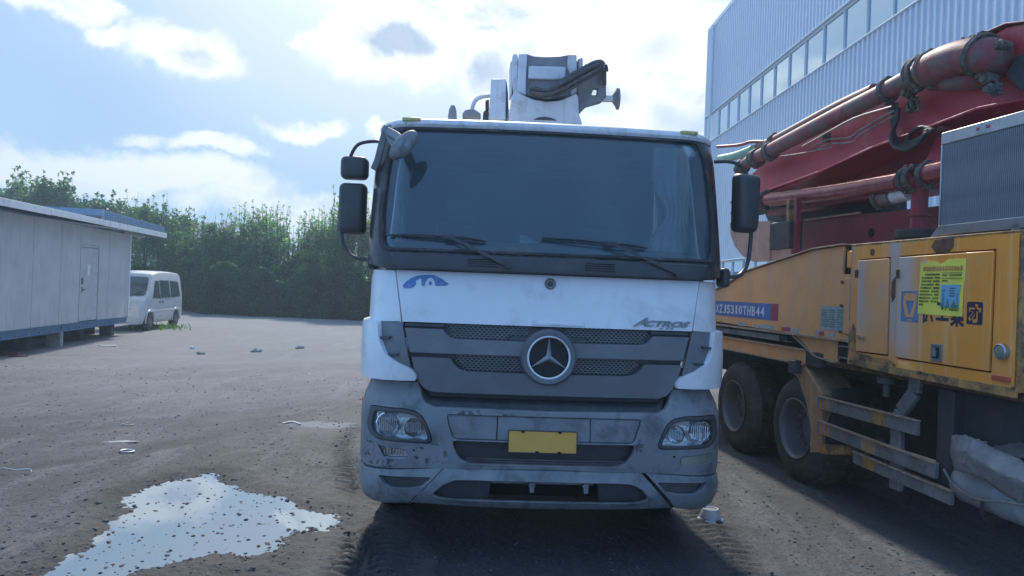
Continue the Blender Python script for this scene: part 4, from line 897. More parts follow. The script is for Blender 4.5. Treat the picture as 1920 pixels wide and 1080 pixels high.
    b.b2((-.54, .0, .648), (.53, .05, .656)); b.build('step_mesh', G['dull_steel'], r, kind='stuff')
    # lower lip in three pieces
    co = roundpoly([(-.735, .455), (-.66, .515), (-.585, .550), (-.45, .553), (.45, .553), (.565, .548), (.64, .515), (.69, .455), (.64, .432), (.56, .424), (-.58, .424), (-.69, .432)], .02)
    A('lower_lip', fL, [(-.657, .617), (0, .622), (.635, .617), (.865, .383), (.5, .368), (0, .362), (-.5, .368), (-.885, .383)], (co,), d=0, th=.04, m='grey_plastic', bevel=.008, res=.07)
    for s in (-1, 1):
        so_ = roundpoly([(-1.085, .558), (-.735, .563), (-.80, .505), (-.88, .488), (-1.0, .487), (-1.055, .510)], .015)
        P = [(-.664, .617), (-1.25, .578), (-1.95, .578), (-1.95, .345), (-1.3, .345), (-1.15, .352), (-.892, .383)]
        A('lip_end', fL, P if s < 0 else mir(P), (so_ if s < 0 else mir(so_),), d=0, th=.04, m='grey_plastic', bevel=.008, res=.07)
        P = [(-1.10, .58), (-.70, .58), (-.78, .47), (-1.05, .47)]; A('lip_mesh', fL, P if s < 0 else mir(P), d=-.035, th=.01, m='dark_plastic', res=.2)
        B = [(-.72, .56), (-.35, .56), (-.37, .41), (-.72, .41)]; A('duct_blank', fL, B if s < 0 else mir(B), d=-.05, th=.02, m='dark_plastic', res=.2)
    A('duct_backing', fL, [(-.40, .58), (.40, .58), (.40, .40), (-.40, .40)], d=-.22, th=.02, m='black_void', res=.2)
    b = MB(); b.b2((-.36, .10, .505), (.34, .16, .535)); b.build('tow_beam', G['dull_steel'], r, bevel=.005)
    for x in (-.08, .275): MB().cyl((x, .03, .515), (x, .12, .515), .022, n=14).b2((x-.014, .02, .47), (x+.014, .09, .515)).build('tow_eye', G['dull_steel'], r, bevel=.003)
    b = MB()
    for i in range(34):
        for k in range(2): b.lathe([(.0055, 0), (.0065, -.004), (.0085, -.004), (.009, 0)], fL(ux(-.42+i*.0255+(.0125 if k else 0)), .398+k*.014, .004), (0, 1, 0), 8)
    b.build('tread_studs', G['grey_plastic'], r, kind='stuff', smooth=0)
    # --- lamps
    for s in (-1, 1):
        mm = (lambda p: p) if s < 0 else mir
        h = thing_part('headlight', r)
        ccx = sum(p[0] for p in hl)/len(hl); ccz = sum(p[1] for p in hl)/len(hl); sc = lambda p, k, kz=None: [((a-ccx)*k+ccx, (c-ccz)*(kz or k)+ccz) for a, c in p]
        panel('bezel', fB, mm(sc(hl, .985, .975)), (mm(sc(hl, .845, .76)),), .006, .03, G['dark_plastic'], h, uf=ux, res=.06, bevel=.006)
        panel('lamp_bowl', fB, mm(sc(hl, .95, .92)), (), -.085, .02, G['lamp_silver'], h, uf=ux, res=.08)
        b = MB(); L = [Vector(p) for p in mm(sc(hl, .86, .78))]; pts = [fB(ux(p.x), p.y, -.02) for p in L]+[fB(ux(p.x), p.y, -.09) for p in L]; n = len(L); b.add(pts, [(i, (i+1) % n, n+(i+1) % n, n+i) for i in range(n)]); b.build('bowl_side', G['lamp_silver'], h)
        for x, z, rad in ((s*1.075, .882, .072), (s*.872, .868, .056)):
            p = fB(ux(x), z, -.078); ax = (-s*.0, -1, 0)
            b = MB(); b.lathe([(rad*.15, .002), (rad*.5, .012), (rad*.8, .034), (rad*.97, .062), (rad, .066), (rad*1.08, .060), (rad*1.08, .02)], p, ax, 36); b.build('reflector', G['reflector_chrome'], h)
            b = MB(); b.lathe([(0, .045), (rad*.16, .04), (rad*.2, .03), (rad*.2, 0)], p, ax, 16); b.build('bulb', G['dull_steel'], h)
            b = MB()
            for k in range(9): b.b2(p+Vector((-rad*.75+k*rad*.19-.002, -.054-.0*k, -rad*.6)), p+Vector((-rad*.75+k*rad*.19+.002, -.050, rad*.6)))
            b.build('flute', G['lamp_silver'], h, kind='stuff')
        P = [(s*.80 if s > 0 else -.97, .925), (s*.97 if s > 0 else -.80, .925), (s*.97 if s > 0 else -.81, .965), (s*.81 if s > 0 else -.97, .965)]; panel('indicator', fB, P, (), -.04, .02, G['orange_clear'], h, uf=ux, res=.06, bevel=.004)
        panel('lens', fB, mm(sc(hl, .85, .77)), (), -.008, .006, G['lamp_glass'], h, uf=ux, res=.06, bevel=0)
        fx = sum(p[0] for p in fg)/len(fg); fz = sum(p[1] for p in fg)/len(fg); sf = lambda p, k: [((a-fx)*k+fx, (c-fz)*k+fz) for a, c in p]
        f = thing_part('fog_light', r)
        panel('lamp_bowl', fB, mm(sf(fg, 1.0)), (), -.035, .02, G['reflector_chrome' if s < 0 else 'dull_steel'], f, uf=ux, res=.05)
        b = MB()
        for k in range(9): p = fB(ux(s*(.93+k*.022)), .70, -.022); b.b2(p+Vector((-.004, -.004, -.022)), p+Vector((.004, .004, .018+.004*(k % 3))))
        b.build('flute', G['reflector_chrome' if s < 0 else 'lamp_solid'], f, kind='stuff')
        panel('lens', fB, mm(sf(fg, .97)), (), -.006, .006, G['lamp_glass' if s < 0 else 'fog_cover'], f, uf=ux, res=.05, bevel=0)
        b = MB(); b.lathe([(.008, .002), (.007, -.004), (0, -.004)], fB(ux(s*.855), .725, 0), (0, 1, 0), 12); b.build('screw', G['black_void'], r)
    MB().b2((-1.262, .46, .90), (-1.235, .56, .995)).build('side_indicator', G['orange_lens'], r, bevel=.006)
    pl = thing_part('number_plate', r); y0 = fB(0, .81, 0).y-.012
    MB().b2((-.246, y0, .740), (.196, y0+.006, .878)).build('plate', G['plate_yellow'], pl, bevel=.002)
    b = MB()
    for a, c in (((-.250, .736), (.200, .7405)), ((-.250, .8775), (.200, .882)), ((-.250, .7405), (-.2455, .8775)), ((.1955, .7405), (.200, .8775))): b.b2((a[0], y0-.003, a[1]), (c[0], y0+.007, c[1]))
    b.build('plate_frame', G['dark_plastic'], pl)
    for x, z in ((-.155, .873), (.085, .873), (-.06, .744), (.085, .744)): MB().cyl((x, y0-.006, z), (x, y0+.004, z), .0075, n=12).b2((x-.012, y0-.002, z-.004), (x+.012, y0+.003, z+.005)).build('bolt', G['black_void'], pl)
    # --- windscreen surround
    gl = roundpoly([(-1.125, 2.032), (1.125, 2.032), (1.15, 2.3), (1.13, 2.70), (1.09, 2.895), (-1.09, 2.895), (-1.13, 2.70), (-1.15, 2.3)], .07, 5)
    sw_ = roundpoly([(1.58, 2.02), (2.45, 2.02), (2.45, 2.72), (1.66, 2.72), (1.55, 2.45)], .06)
    o2 = [(-3.0, 2.905), (-3.0, 1.90), (-1.22, 1.93), (-1.15, 1.905), (-1.03, 1.897), (1.03, 1.897), (1.15, 1.905), (1.22, 1.93), (3.0, 1.90), (3.0, 2.905)]
    A('windscreen_surround', fW, o2, (gl, sw_, mir(sw_)), d=0, th=.04, m='gloss_black', res=.08, bevel=.008)
    A('window_seal', fW, [(a*1.012, (c-2.465)*1.02+2.465) for a, c in gl], ([(a*.985, (c-2.465)*.975+2.465) for a, c in gl],), d=.010, th=.02, m='rubber', res=.08, bevel=.004)
    A('windscreen', fW, gl, d=-.012, th=.008, m='windscreen_glass', res=.10, bevel=0, smooth=60)
    for s in (1, -1): A('side_window', fW, sw_ if s > 0 else mir(sw_), d=-.01, th=.006, m='side_glass', res=.2, bevel=0)
    A('cowl', fW, [(-1.02, 1.90), (1.02, 1.90), (1.06, 2.005), (-1.06, 2.005)], d=.022, th=.03, m='dark_plastic', bevel=.01)
    b = MB()
    for x0, x1 in ((-.55, -.35), (.22, .42)):
        for k in range(4): z = 1.935+k*.015; b.bar(fW(ux(x0), z, .024), fW(ux(x1), z, .024), .006, .004)
    b.build('cowl_slots', G['black_void'], r, kind='stuff')
    # --- roof
    loops = []; 
    for z, dy, w in ((2.905, .385, .990), (2.925, .372, .992), (2.945, .378, .988), (2.965, .40, .975), (2.978, .45, .955), (2.985, .53, .92)):
        L = [(x*w, y+dy, z) for x, y in PP if y < 2.0]+[(1.25*w, 2.36, z)]; L = L+[(-x, y, z) for x, y, z in L[::-1]][:-1]; loops.append(L)
    n = len(loops[0]); vs = [p for L in loops for p in L]; fs = [(i*n+k, i*n+(k+1) % n, (i+1)*n+(k+1) % n, (i+1)*n+k) for i in range(len(loops)-1) for k in range(n)]+[tuple(range((len(loops)-1)*n, len(loops)*n)), tuple(range(n))[::-1]]
    rf = MB().add(vs, fs).build('roof', G['roof_white'], r, smooth=50)
    for x in (-.985, .985):
        b = MB(); b.box((x, .442, 2.954), (.13, .05, .026), (0, 0, .10 if x > 0 else -.10)); b.build('marker_lamp', G['marker_lens'], rf, bevel=.008)
    # rear wall, floor, interior
    MB().b2((-1.2, 2.30, .95), (1.2, 2.38, 2.95)).b2((-1.18, .40, 1.2), (1.18, 2.3, 1.28)).build('cab_shell', G['white_paint'], r)
    MB().b2((-1.15, 2.2, 1.3), (1.15, 2.29, 2.88)).build('rear_trim', G['interior_dark'], r)
    MB().b2((-1.15, .6, 2.87), (1.15, 2.2, 2.90)).build('headliner', G['interior_grey'], r)
    b = MB(); b.tube([(-1.12, .42, 2.0), (-.6, .36, 2.02), (0, .34, 2.03), (.6, .36, 2.02), (1.12, .42, 2.0)], .09, 10); b.b2((-1.12, .38, 1.6), (1.12, .75, 2.03)); b.build('dashboard', G['interior_grey'], r, bevel=.02)
    for x in (-.62, .62):
        b = MB(); b.b2((x-.26, 1.25, 1.55), (x+.26, 1.75, 1.72)); b.b2((x-.26, 1.68, 1.70), (x+.26, 1.86, 2.35)); b.b2((x-.15, 1.70, 2.36), (x+.15, 1.82, 2.56)); b.build('seat', G['interior_dark'], r, bevel=.05)
    b = MB(); b.lathe([(.235+.018*math.cos(a), .018*math.sin(a)) for a in np.linspace(0, 2*PI, 8, endpoint=False)], (.55, .80, 2.02), (0, .55, .83), 32, True); b.bar((.33, .80, 2.02), (.77, .80, 2.02), .03, .02); b.cyl((.55, .81, 2.0), (.55, .6, 1.75), .04); b.build('steering_wheel', G['dark_plastic'], r)
    # curtains bunched at both pillars
    def curtain(path, z0, z1, amp, n=70):
        b = MB(); P = catmull([Vector((x, y, 0)) for x, y in path], 10); vs = []; m = 26
        for i, p in enumerate(P):
            for k in range(m):
                t = k/(m-1); pin = 1-.55*math.exp(-((t-.42)/.16)**2); z = z0+(z1-z0)*t
                c = P[len(P)//2]; q_ = c.lerp(p, pin); vs.append((q_.x+amp*math.sin(i*1.15+t)*.7, q_.y+amp*math.cos(i*1.15), z))
        for i in range(len(P)-1): b.add([], []); b.f += [(i*m+k, i*m+k+1, (i+1)*m+k+1, (i+1)*m+k) for k in range(m-1)]
        b.v = [tuple(v) for v in vs]; return b
    curtain([(.74, .52), (.86, .50), (.97, .52), (1.06, .58), (1.13, .70)], 2.04, 2.86, .028).build('curtain', G['curtain'], r, smooth=0)
    curtain([(-1.12, .95), (-1.11, 1.15), (-1.12, 1.3)], 1.9, 2.84, .025).build('curtain', G['curtain'], r, smooth=0)
    b = MB().add([(-.20, .48, 2.095), (-.03, .50, 2.095), (-.03, .56, 2.12), (-.14, .60, 2.19), (-.18, .57, 2.185)], [(0, 1, 2, 3, 4)]); b.build('paper', G['paper'], r, smooth=0)
    MB().b2((.12, .47, 2.095), (.30, .60, 2.125)).build('box', G['paper'], r, bevel=.006)
    # --- wipers
    for pv, jt, l0, r0 in ((T(952, 497, .03), T(845, 443, .10), T(725, 438, .12), T(912, 451, .10)), (T(1275, 513, .03), T(1145, 456, .10), T(1018, 445, .10), T(1215, 464, .10))):
        def onw(v, d): return fW(ux(v.x), v.z, d)
        w = thing_part('wiper', r); P0 = onw(pv, .05); P1 = onw(jt, .055)
        b = MB(); b.bar(P0, P0.lerp(P1, .45), .022, .018, (0, 1, 0)); b.bar(P0.lerp(P1, .45), P1, .012, .009, (0, 1, 0)); b.cyl(P0+Vector((0, -.02, 0)), P0+Vector((0, .03, 0)), .022, n=14); b.bar(P0+Vector((-.05, .012, .01)), P1+Vector((.07, .01, -.012)), .008, .008, (0, 1, 0)); b.build('arm', G['dark_plastic'], w)
        a, c = onw(l0, .025), onw(r0, .025); m0 = a.lerp(c, .5)
        b = MB(); b.tube([a, a.lerp(P1, .5)+Vector((0, -.016, .006)), P1, c.lerp(P1, .5)+Vector((0, -.016, .006)), c], .0065, 6, 4); b.b2(P1-Vector((.035, .012, .012)), P1+Vector((.035, .012, .014))); b.build('frame', G['dark_plastic'], w)
        b = MB(); b.tube([onw(l0, .012), onw(Vector((jt.x, 0, (l0.z+r0.z)/2)), .012), onw(r0, .012)], .006, 5, 5); b.build('blade', G['rubber'], w)
    # --- mirrors
    ml = thing_part('mirror', r)
    b = MB(); b.tube([(-1.20, .60, 2.80), (-1.25, .62, 2.825), (-1.38, .64, 2.80), (-1.44, .65, 2.70), (-1.47, .66, 2.60)], .013, 8, 5); b.build('arm', G['dark_plastic'], ml)
    b = MB(); b.tube([(-1.48, .66, 2.20), (-1.475, .66, 2.10), (-1.43, .64, 2.02), (-1.36, .60, 1.975), (-1.22, .55, 1.965)], .014, 8, 5); b.build('arm', G['dark_plastic'], ml)
    housing('housing', (-1.408, .68, 2.632), .20, .165, ml); housing('housing', (-1.412, .68, 2.335), .20, .375, ml)
    MB().b2((-1.26, .46, 1.90), (-1.19, .60, 2.0)).build('bracket', G['dark_plastic'], ml, bevel=.02)
    mr = thing_part('mirror', r)
    b = MB(); b.tube([(1.24, .62, 2.79), (1.36, .64, 2.80), (1.46, .66, 2.77), (1.53, .68, 2.68)], .014, 8, 5); b.build('arm', G['dark_plastic'], mr)
    b = MB(); b.tube([(1.56, .68, 2.30), (1.545, .68, 2.08), (1.49, .64, 1.98), (1.42, .60, 1.945), (1.30, .56, 1.94)], .016, 8, 5); b.build('arm', G['dark_plastic'], mr)
    housing('housing', (1.505, .68, 2.50), .20, .44, mr, .35, .03)
    MB().b2((1.27, .46, 1.86), (1.34, .60, 2.0)).build('bracket', G['dark_plastic'], mr, bevel=.025)
    # broken ramp mirror hanging at the upper left corner
    rm = thing_part('ramp_mirror', r)
    def plate_(pts, w, t_, nm, mat, par):
        b = MB(); P = catmull(pts, 6); vs = []
        for i, p in enumerate(P):
            d = (P[min(i+1, len(P)-1)]-P[max(i-1, 0)]).normalized(); u = d.cross(Vector((0, 1, 0))).normalized(); ww = w[0]+(w[1]-w[0])*i/(len(P)-1)
            vs += [p-u*ww/2+Vector((0, -t_/2, 0)), p+u*ww/2+Vector((0, -t_/2, 0)), p+u*ww/2+Vector((0, t_/2, 0)), p-u*ww/2+Vector((0, t_/2, 0))]
        fs = [(i*4+k, i*4+(k+1) % 4, (i+1)*4+(k+1) % 4, (i+1)*4+k) for i in range(len(P)-1) for k in range(4)]+[(3, 2, 1, 0), tuple(len(vs)-4+k for k in range(4))]
        b.add(vs, fs).build(nm, G[mat], par, bevel=.008)
    q = lambda px, py, y: T(px, py, y)
    plate_([q(724, 236, .42), q(734, 256, .36), q(742, 272, .30), q(752, 288, .25)], (.075, .055), .03, 'bracket', 'grey_plastic', rm)
    plate_([q(726, 236, .43), q(716, 270, .46), q(708, 300, .48), q(700, 318, .50)], (.05, .045), .03, 'bracket', 'grey_plastic', rm)
    plate_([q(724, 244, .38), q(745, 256, .28), q(752, 266, .20)], (.05, .06), .03, 'bracket', 'grey_plastic', rm)
    b = MB(); cc = q(757, 272, .16); e = Euler((0, math.radians(-52), 0)).to_matrix(); vs = []
    for i in range(13):
        a = -PI/2+PI*i/12
        for k in range(24):
            t = 2*PI*k/24; sx = .125*math.cos(a)**.6 if 0 < i < 12 else 0; p = Vector((sx*math.cos(t)*1.0, .045*math.sin(a)+(.02*math.cos(t)), .062*math.sin(t)*(math.cos(a)**.6 if 0 < i < 12 else 0))); vs.append(cc+e @ p)
    b.add(vs, [(i*24+k, i*24+(k+1) % 24, (i+1)*24+(k+1) % 24, (i+1)*24+k) for i in range(12) for k in range(24)]); b.build('housing', G['grey_plastic'], rm, smooth=60)
    # --- front axle, wheels, chassis, pump body behind
    b = MB()
    for x in (-.42, .42): b.b2((x-.04, .5, .62), (x+.04, 9.0, .9))
    b.b2((-.9, 1.32, .42), (.9, 1.48, .56)); b.b2((-.35, .5, .45), (.35, 1.1, .9)); b.b2((-.9, 7.2, .45), (.9, 7.35, .6)); b.build('chassis_frame', G['chassis'], r)
    for x in (-1.06, 1.06):
        for y in (1.40, 3.05, 7.3, 8.65):
            w = MB().lathe([(.30, -.13), (.43, -.145), (.49, -.13), (.51, -.09), (.51, .09), (.49, .13), (.43, .145), (.30, .13)], (x, y, .50), (1, 0, 0), 36, True).build('wheel', G['rubber'], r)
            MB().lathe([(.30, .10), (.28, .03), (.15, .02), (.12, .12), (0, .12)], (x, y, .50), (1 if x > 0 else -1, 0, 0), 30).build('rim', G['rim_grey'], w)
    MB().b2((-.95, 2.7, 1.0), (.95, 4.6, 1.35)).b2((-1.15, 4.6, 1.0), (1.15, 9.2, 1.9)).build('deck', G['boom_white'], r, bevel=.02)
    for x in (-1.05, 1.05): MB().tube([(x, .95, .62), (x, 1.1, .95), (x, 1.4, 1.08), (x, 1.7, .95), (x, 1.9, .6)], .12, 8, 4).build('mudguard', G['dark_plastic'], r)
    return r
def thing_part(name, parent):
    o = bpy.data.objects.new(name, None); C.objects.link(o); o.parent = parent; o.empty_display_size = .1; return o
def housing(name, c, w, h, parent, rz=0, taper=0):
    b = MB(); c = Vector(c); R_ = Matrix.Rotation(rz, 3, 'Z'); vs = []; st = [(-.075, .55), (-.065, .80), (-.04, .94), (0, 1), (.035, 1), (.045, .95)]
    for y, k in st:
        for (x, z) in rr(-w/2, -h/2, w/2, h/2, .04, 5): vs.append(c+R_ @ Vector((x*k*(1-taper*(.5-z/h)*2), y, z*(k*.5+.5 if k < 1 else 1))))
    n = 24; b.add(vs, [(i*n+k, i*n+(k+1) % n, (i+1)*n+(k+1) % n, (i+1)*n+k) for i in range(len(st)-1) for k in range(n)]+[tuple(range(n))[::-1], tuple(range((len(st)-1)*n, len(st)*n))])
    o = b.build(name, G['dark_plastic'], parent, smooth=45)
    g = MB(); g.add([c+R_ @ Vector((x*.88, .047, z*.9)) for x, z in rr(-w/2, -h/2, w/2, h/2, .03, 5)], [tuple(range(24))]); g.build('mirror_glass', G['chrome'], o, smooth=0); return o
M('badge_chrome', (.82, .85, .88), .30, .6, var=.1, dirt=(.2, .2, .2), da=.3)
M('reflector_chrome', (.82, .84, .86), .08, 1, var=.08)
M('lamp_silver', (.85, .87, .9), .18, .6, var=.25, scale=45)
M('orange_clear', (.50, .38, .33), .2, var=.2)
M('fog_cover', (.20, .22, .17), .35, var=.3, dirt=(.3, .3, .25), da=.4)
WT = build_white_truck()
def build_boom(r):
    q = lambda px, py, y=3.0: T(px, py, y)
    def pr(nm, pts, y, th, mat, par=None, bevel=.01):
        P = [(lambda v: (v.x, v.z))(q(a, b_, y)) for a, b_ in pts]; return MB().prism(P, lambda u, v, d: Vector((u, d, v)), y, y+th).build(nm, G[mat], par or r, bevel=bevel)
    t = pr('boom_tower', [(948, 232), (956, 205), (960, 180), (966, 170), (980, 178), (1000, 186), (1025, 190), (1050, 188), (1070, 180), (1080, 175), (1084, 180), (1086, 215), (1092, 232)], 3.0, .9, 'boom_white')
    pr('tower_recess', [(1000, 224), (1010, 220), (1022, 219), (1034, 221), (1045, 226)], 2.992, .02, 'dark_plastic', t, 0)
    hd = pr('boom_head', [(973, 101), (989, 101), (1000, 105), (1022, 106.5), (1050, 105.5), (1066, 102.5), (1081, 103), (1082, 176), (1060, 182), (1000, 182), (970, 172)], 3.18, .9, 'interior_grey')
    hd.data.materials.clear(); hd.data.materials.append(G['boom_shade'])
    pr('cheek_plate', [(973, 100.5), (989, 100.5), (987, 130), (986, 178), (970, 172)], 3.12, .95, 'boom_white')
    pr('cheek_plate', [(1066, 102), (1081.5, 102.5), (1082, 172), (1072, 178), (1068, 134), (1064, 120)], 3.12, .95, 'boom_white')
    pr('cross_plate', roundpoly([(991, 123), (1061, 125), (1060, 147), (1040, 149), (990, 147)], .0001) if False else [(991, 123), (1061, 125), (1060, 147), (1040, 149), (990, 147)], 3.14, .05, 'boom_white')
    pr('pin_plate', [(961, 104), (964, 100.5), (968, 100.5), (971, 106), (971, 172), (964, 172), (960, 150)], 3.2, .5, 'boom_white')
    pr('pin_plate', [(957, 116), (960, 113), (960, 176), (957, 176)], 3.3, .3, 'boom_white')
    pr('pin_plate', [(1083.5, 110), (1092, 106.5), (1093, 112), (1093, 133), (1086, 134)], 3.2, .4, 'boom_white')
    # side arm with triangular opening, flanged pipe to the right
    P = [(1082, 160), (1100, 140), (1118, 128), (1136, 130), (1137, 182), (1128, 190), (1100, 198), (1092, 206), (1087, 212), (1084, 200)]; H = [(1114, 164), (1122, 164), (1119, 178), (1109, 178)]
    cvt = lambda L: [(lambda v: (v.x, v.z))(q(a, b_, 3.2)) for a, b_ in L]
    panel('side_arm', lambda u, v, d: Vector((u, 3.2-d, v)), cvt(P), (cvt(H),), 0, .12, G['boom_shade'], r, res=.12, bevel=.01)
    b = MB(); a, c = q(1128, 185, 3.26), q(1152, 185, 3.26); b.cyl(a, c, .038); b.build('delivery_pipe', G['boom_white'], r)
    b = MB(); a2, c2 = q(1148, 185, 3.26), q(1161, 185, 3.26); dd = (c2-a2).normalized(); b.lathe([(.04, 0), (.085, .035), (.118, .05), (.12, .068), (.04, .07)], a2, dd, 28); b.build('flange', G['boom_shade'], r)
    # bundle of dusty hoses slung across the head
    b = MB(); qn = random.Random(8)
    for i in range(15):
        o = qn.uniform(-.07, .07); y = 2.98+qn.uniform(-.06, .10); e = qn.uniform(-3, 3)
        b.tube([q(1000+e*3, 166+i*1.0, y)+Vector((0, 0, o*.3)), q(1028, 172+e+i*.6, y-.04)+Vector((0, 0, o*.4)), q(1058, 160+e, y-.04)+Vector((0, 0, o)), q(1090, 142+e, y)+Vector((0, 0, o)), q(1116, 128+e*.6, y+.05)+Vector((0, 0, o)), q(1132, 128+e, y+.14)+Vector((0, 0, o*.6)), q(1134, 146+i, y+.2)], .018, 7, 5)
    b.build('hose_bundle', G['hose_dusty'], r, kind='stuff')
    for i in range(6):
        x0 = 1096+i*7; b = MB(); b.tube([q(x0, 133-i*.6, 3.0), q(x0+2, 123-i*.3+(i % 2)*3, 3.02), q(x0+6, 125-(i % 3), 3.05), q(x0+8, 134, 3.08)], .014, 6, 4); b.build('hose', G['hose_dusty'], r)
    # box, loop pipe and horn to the left of the tower
    bx = pr('control_box', [(921, 150), (923, 147.5), (949, 148), (948, 224), (917, 222)], 2.4, .35, 'boom_white'); pr('edge_strip', [(949.5, 149), (953, 175), (954, 222), (949, 222)], 2.5, .2, 'grey_plastic')
    pr('clamp', [(910, 188), (917, 186), (917, 206), (911, 204)], 2.5, .2, 'dark_plastic'); pr('clamp', [(906, 210), (912, 204), (917, 210), (916, 224), (905, 224)], 2.5, .2, 'dark_plastic'); pr('clamp', [(948, 184), (953, 190), (953, 204), (948, 207)], 2.45, .1, 'dark_plastic')
    MB().tube([q(920, 179, 2.55), q(905, 181, 2.55), q(893, 187, 2.55), q(887, 197, 2.55), q(885, 208, 2.55)], .02, 10, 5).build('loop_pipe', G['boom_white'], r)
    pr('valve', [(867, 213), (872, 206), (882, 204), (890, 205), (901, 212), (902, 217), (867, 217)], 2.45, .18, 'boom_shade')
    v0 = q(848, 226, 1.2); MB().lathe([(.035, 0), (.036, .03), (.03, .085), (.018, .115), (.016, .12), (0, .122)], v0, (0, 0, 1), 20).build('horn', G['boom_shade'], r)
    # rest of the folded boom running back over the truck
    MB().b2((-.22, 3.9, 3.3), (.50, 9.3, 3.9)).build('boom_section', G['boom_white'], r, bevel=.02); MB().b2((-.25, 3.2, 1.35), (.55, 4.2, 3.5)).build('slewing_column', G['boom_white'], r, bevel=.02)
M('boom_shade', (.24, .25, .27), .6, var=.15, dirt=(.12, .12, .12), da=.6, ds=5)
build_boom(WT)
# ================================================================== orange and red pump truck on the right
def build_orange_truck():
    r = thing('pump_truck', 'rusty orange concrete pump truck with folded red boom, seen from its side', 'truck', YO, YA)
    def fS(x0=0.0): return lambda s, z, d: Vector((x0-d, -s, z))
    def sz(px, py, inn=0): v = Q(px, py, inn); return (-v.y, v.z)
    def A(nm, poly, h=(), x0=0, d=0, th=.02, m='yellow_paint', par=None, **k): return panel(nm, fS(x0), poly, h, d, th, G[m], par or r, **k)
    # --- sloping side beam
    beam = [(-3.4, 1.50), (-3.4, 1.60), (-1.70, 1.915), (-1.18, 2.08), (.20, 2.268), (.66, 2.283), (.66, 2.03), (.86, 2.03), (.86, 1.452), (-.13, 1.452)]
    A('side_beam', beam, d=0, th=.03, m='yellow_faded', res=.25)
    MB().prism([(-y_, z) for y_, z in [(-3.4, 1.50), (-3.4, 1.60), (-1.70, 1.90), (-1.18, 2.07), (.20, 2.25), (.60, 2.25), (.60, 1.46)]], lambda u, v, d: Vector((d, u, v)), .04, .55).build('beam_core', G['chassis'], r)
    b = MB(); L = [(-3.4, 1.605), (-1.70, 1.92), (-1.18, 2.085), (.20, 2.273), (.70, 2.290)]
    for a, c in zip(L[:-1], L[1:]): b.bar((.10, -a[0], a[1]+.006), (.10, -c[0], c[1]+.006), .26, .012)
    b.build('beam_top_flange', G['rust_edge'], r, bevel=.003)
    MB().b2((-.035, 3.4, 1.435), (.12, -.86, 1.455)).build('beam_bottom_flange', G['rust_edge'], r, bevel=.003)
    A('gusset', [(-.12, 1.433), (.30, 1.262), (.60, 1.238), (.62, 1.24), (.62, 1.433)], d=-.01, th=.02, m='yellow_faded', res=.3)
    b = MB(); b.bar((.03, .12, 1.433), (.03, -.30, 1.262), .10, .012).bar((.03, -.30, 1.262), (.03, -.62, 1.238), .10, .012); b.build('gusset_flange', G['rust_edge'], r)
    MB().b2((-.02, -.73, 1.50), (.02, -.845, 2.00)).build('channel', G['yellow_faded'], r, bevel=.012)
    for z in (1.52, 1.75, 1.96): MB().cyl((-.012, -.70, z), (-.03, -.70, z), .014, n=10).build('bolt', G['rust'], r)
    MB().b2((.06, -.66, 2.03), (.30, -.86, 2.27)).build('notch_backing', G['black_void'], r)
    MB().b2((-.01, -.735, 2.085), (.2, -.86, 2.235)).build('bracket_box', G['yellow_paint'], r, bevel=.01)
    b = MB(); b.b2((-.01, -.66, 1.285), (.2, -.865, 1.43)); b.build('notch_backing', G['black_void'], r)
    b = MB(); b.b2((-.03, -.70, 1.39), (.1, -.86, 1.40)); b.b2((-.03, -.70, 1.29), (.1, -.86, 1.30)); b.b2((.0, -.74, 1.30), (.02, -.84, 1.39)); b.build('channel_step', G['grey_plastic'], r)
    # stickers on the beam
    A('model_plate', [(-2.05, 1.735), (-.585, 1.735), (-.585, 1.560), (-2.05, 1.560)], d=.004, th=.003, m='sign_blue', bevel=0, res=.4)
    A('model_plate_end', [(-.585, 1.735), (-.44, 1.735), (-.44, 1.560), (-.585, 1.560)], d=.004, th=.003, m='sign_red', bevel=0, res=.4)
    fT = lambda x0: (lambda u, v, th: Vector((x0-th, -u, v)))
    for i, ch in enumerate('XZJ5310THB44'):
        a = -1.955+i*.1045; w = .078 if ch != '1' else .045; lettering('letter', ch, (a+(.078-w)/2, 1.592, a+(.078-w)/2+w, 1.695), fT(-.0045), .0025, G['sign_white'], r, bold=.022)
    A('data_sheet', [(.352, 1.738), (.722, 1.738), (.722, 1.520), (.352, 1.520)], d=.004, th=.003, m='sheet_paper', bevel=0, res=.4)
    b = MB()
    for i in range(8): b.b2((-.0065, -(.372), 1.70-i*.021), (-.004, -.372-(.09 if i % 3 else .1), 1.708-i*.021)); b.b2((-.0065, -(.49), 1.70-i*.021), (-.004, -.49-.09, 1.708-i*.021)); b.b2((-.0065, -(.62), 1.705-i*.021), (-.004, -.62-.085, 1.712-i*.021))
    b.build('printed_rows', G['notice_green'], r, kind='stuff')
    q = random.Random(12)
    for s0, s1, m in ((-1.35, -1.15, 'sheet_paper'), (-.98, -.93, 'sheet_paper'), (-.90, -.52, 'sheet_paper'), (-.36, -.18, 'sign_red'), (-.16, -.02, 'sheet_paper'), (.26, .33, 'sheet_paper'), (.33, .42, 'sign_red'), (.47, .60, 'sheet_paper')):
        A('torn_tape', [(s0, 1.50), (s0+.01, 1.462), (s1, 1.462+q.random()*.01), (s1-.015, 1.50+q.random()*.012), ((s0+s1)/2, 1.492+q.random()*.02)], d=.003, th=.002, m=m, bevel=0, res=.3)
    # lower rail in front of the wheels
    b = MB(); b.b2((.0, 3.0, 1.17), (.05, -.105, 1.30)); b.build('lower_rail', G['yellow_faded'], r, bevel=.004)
    b = MB(); b.b2((-.03, 3.0, 1.30), (.09, -.11, 1.312)); b.b2((-.02, 3.0, 1.158), (.09, -.11, 1.17)); b.build('rail_flange', G['rust_edge'], r, bevel=.003)
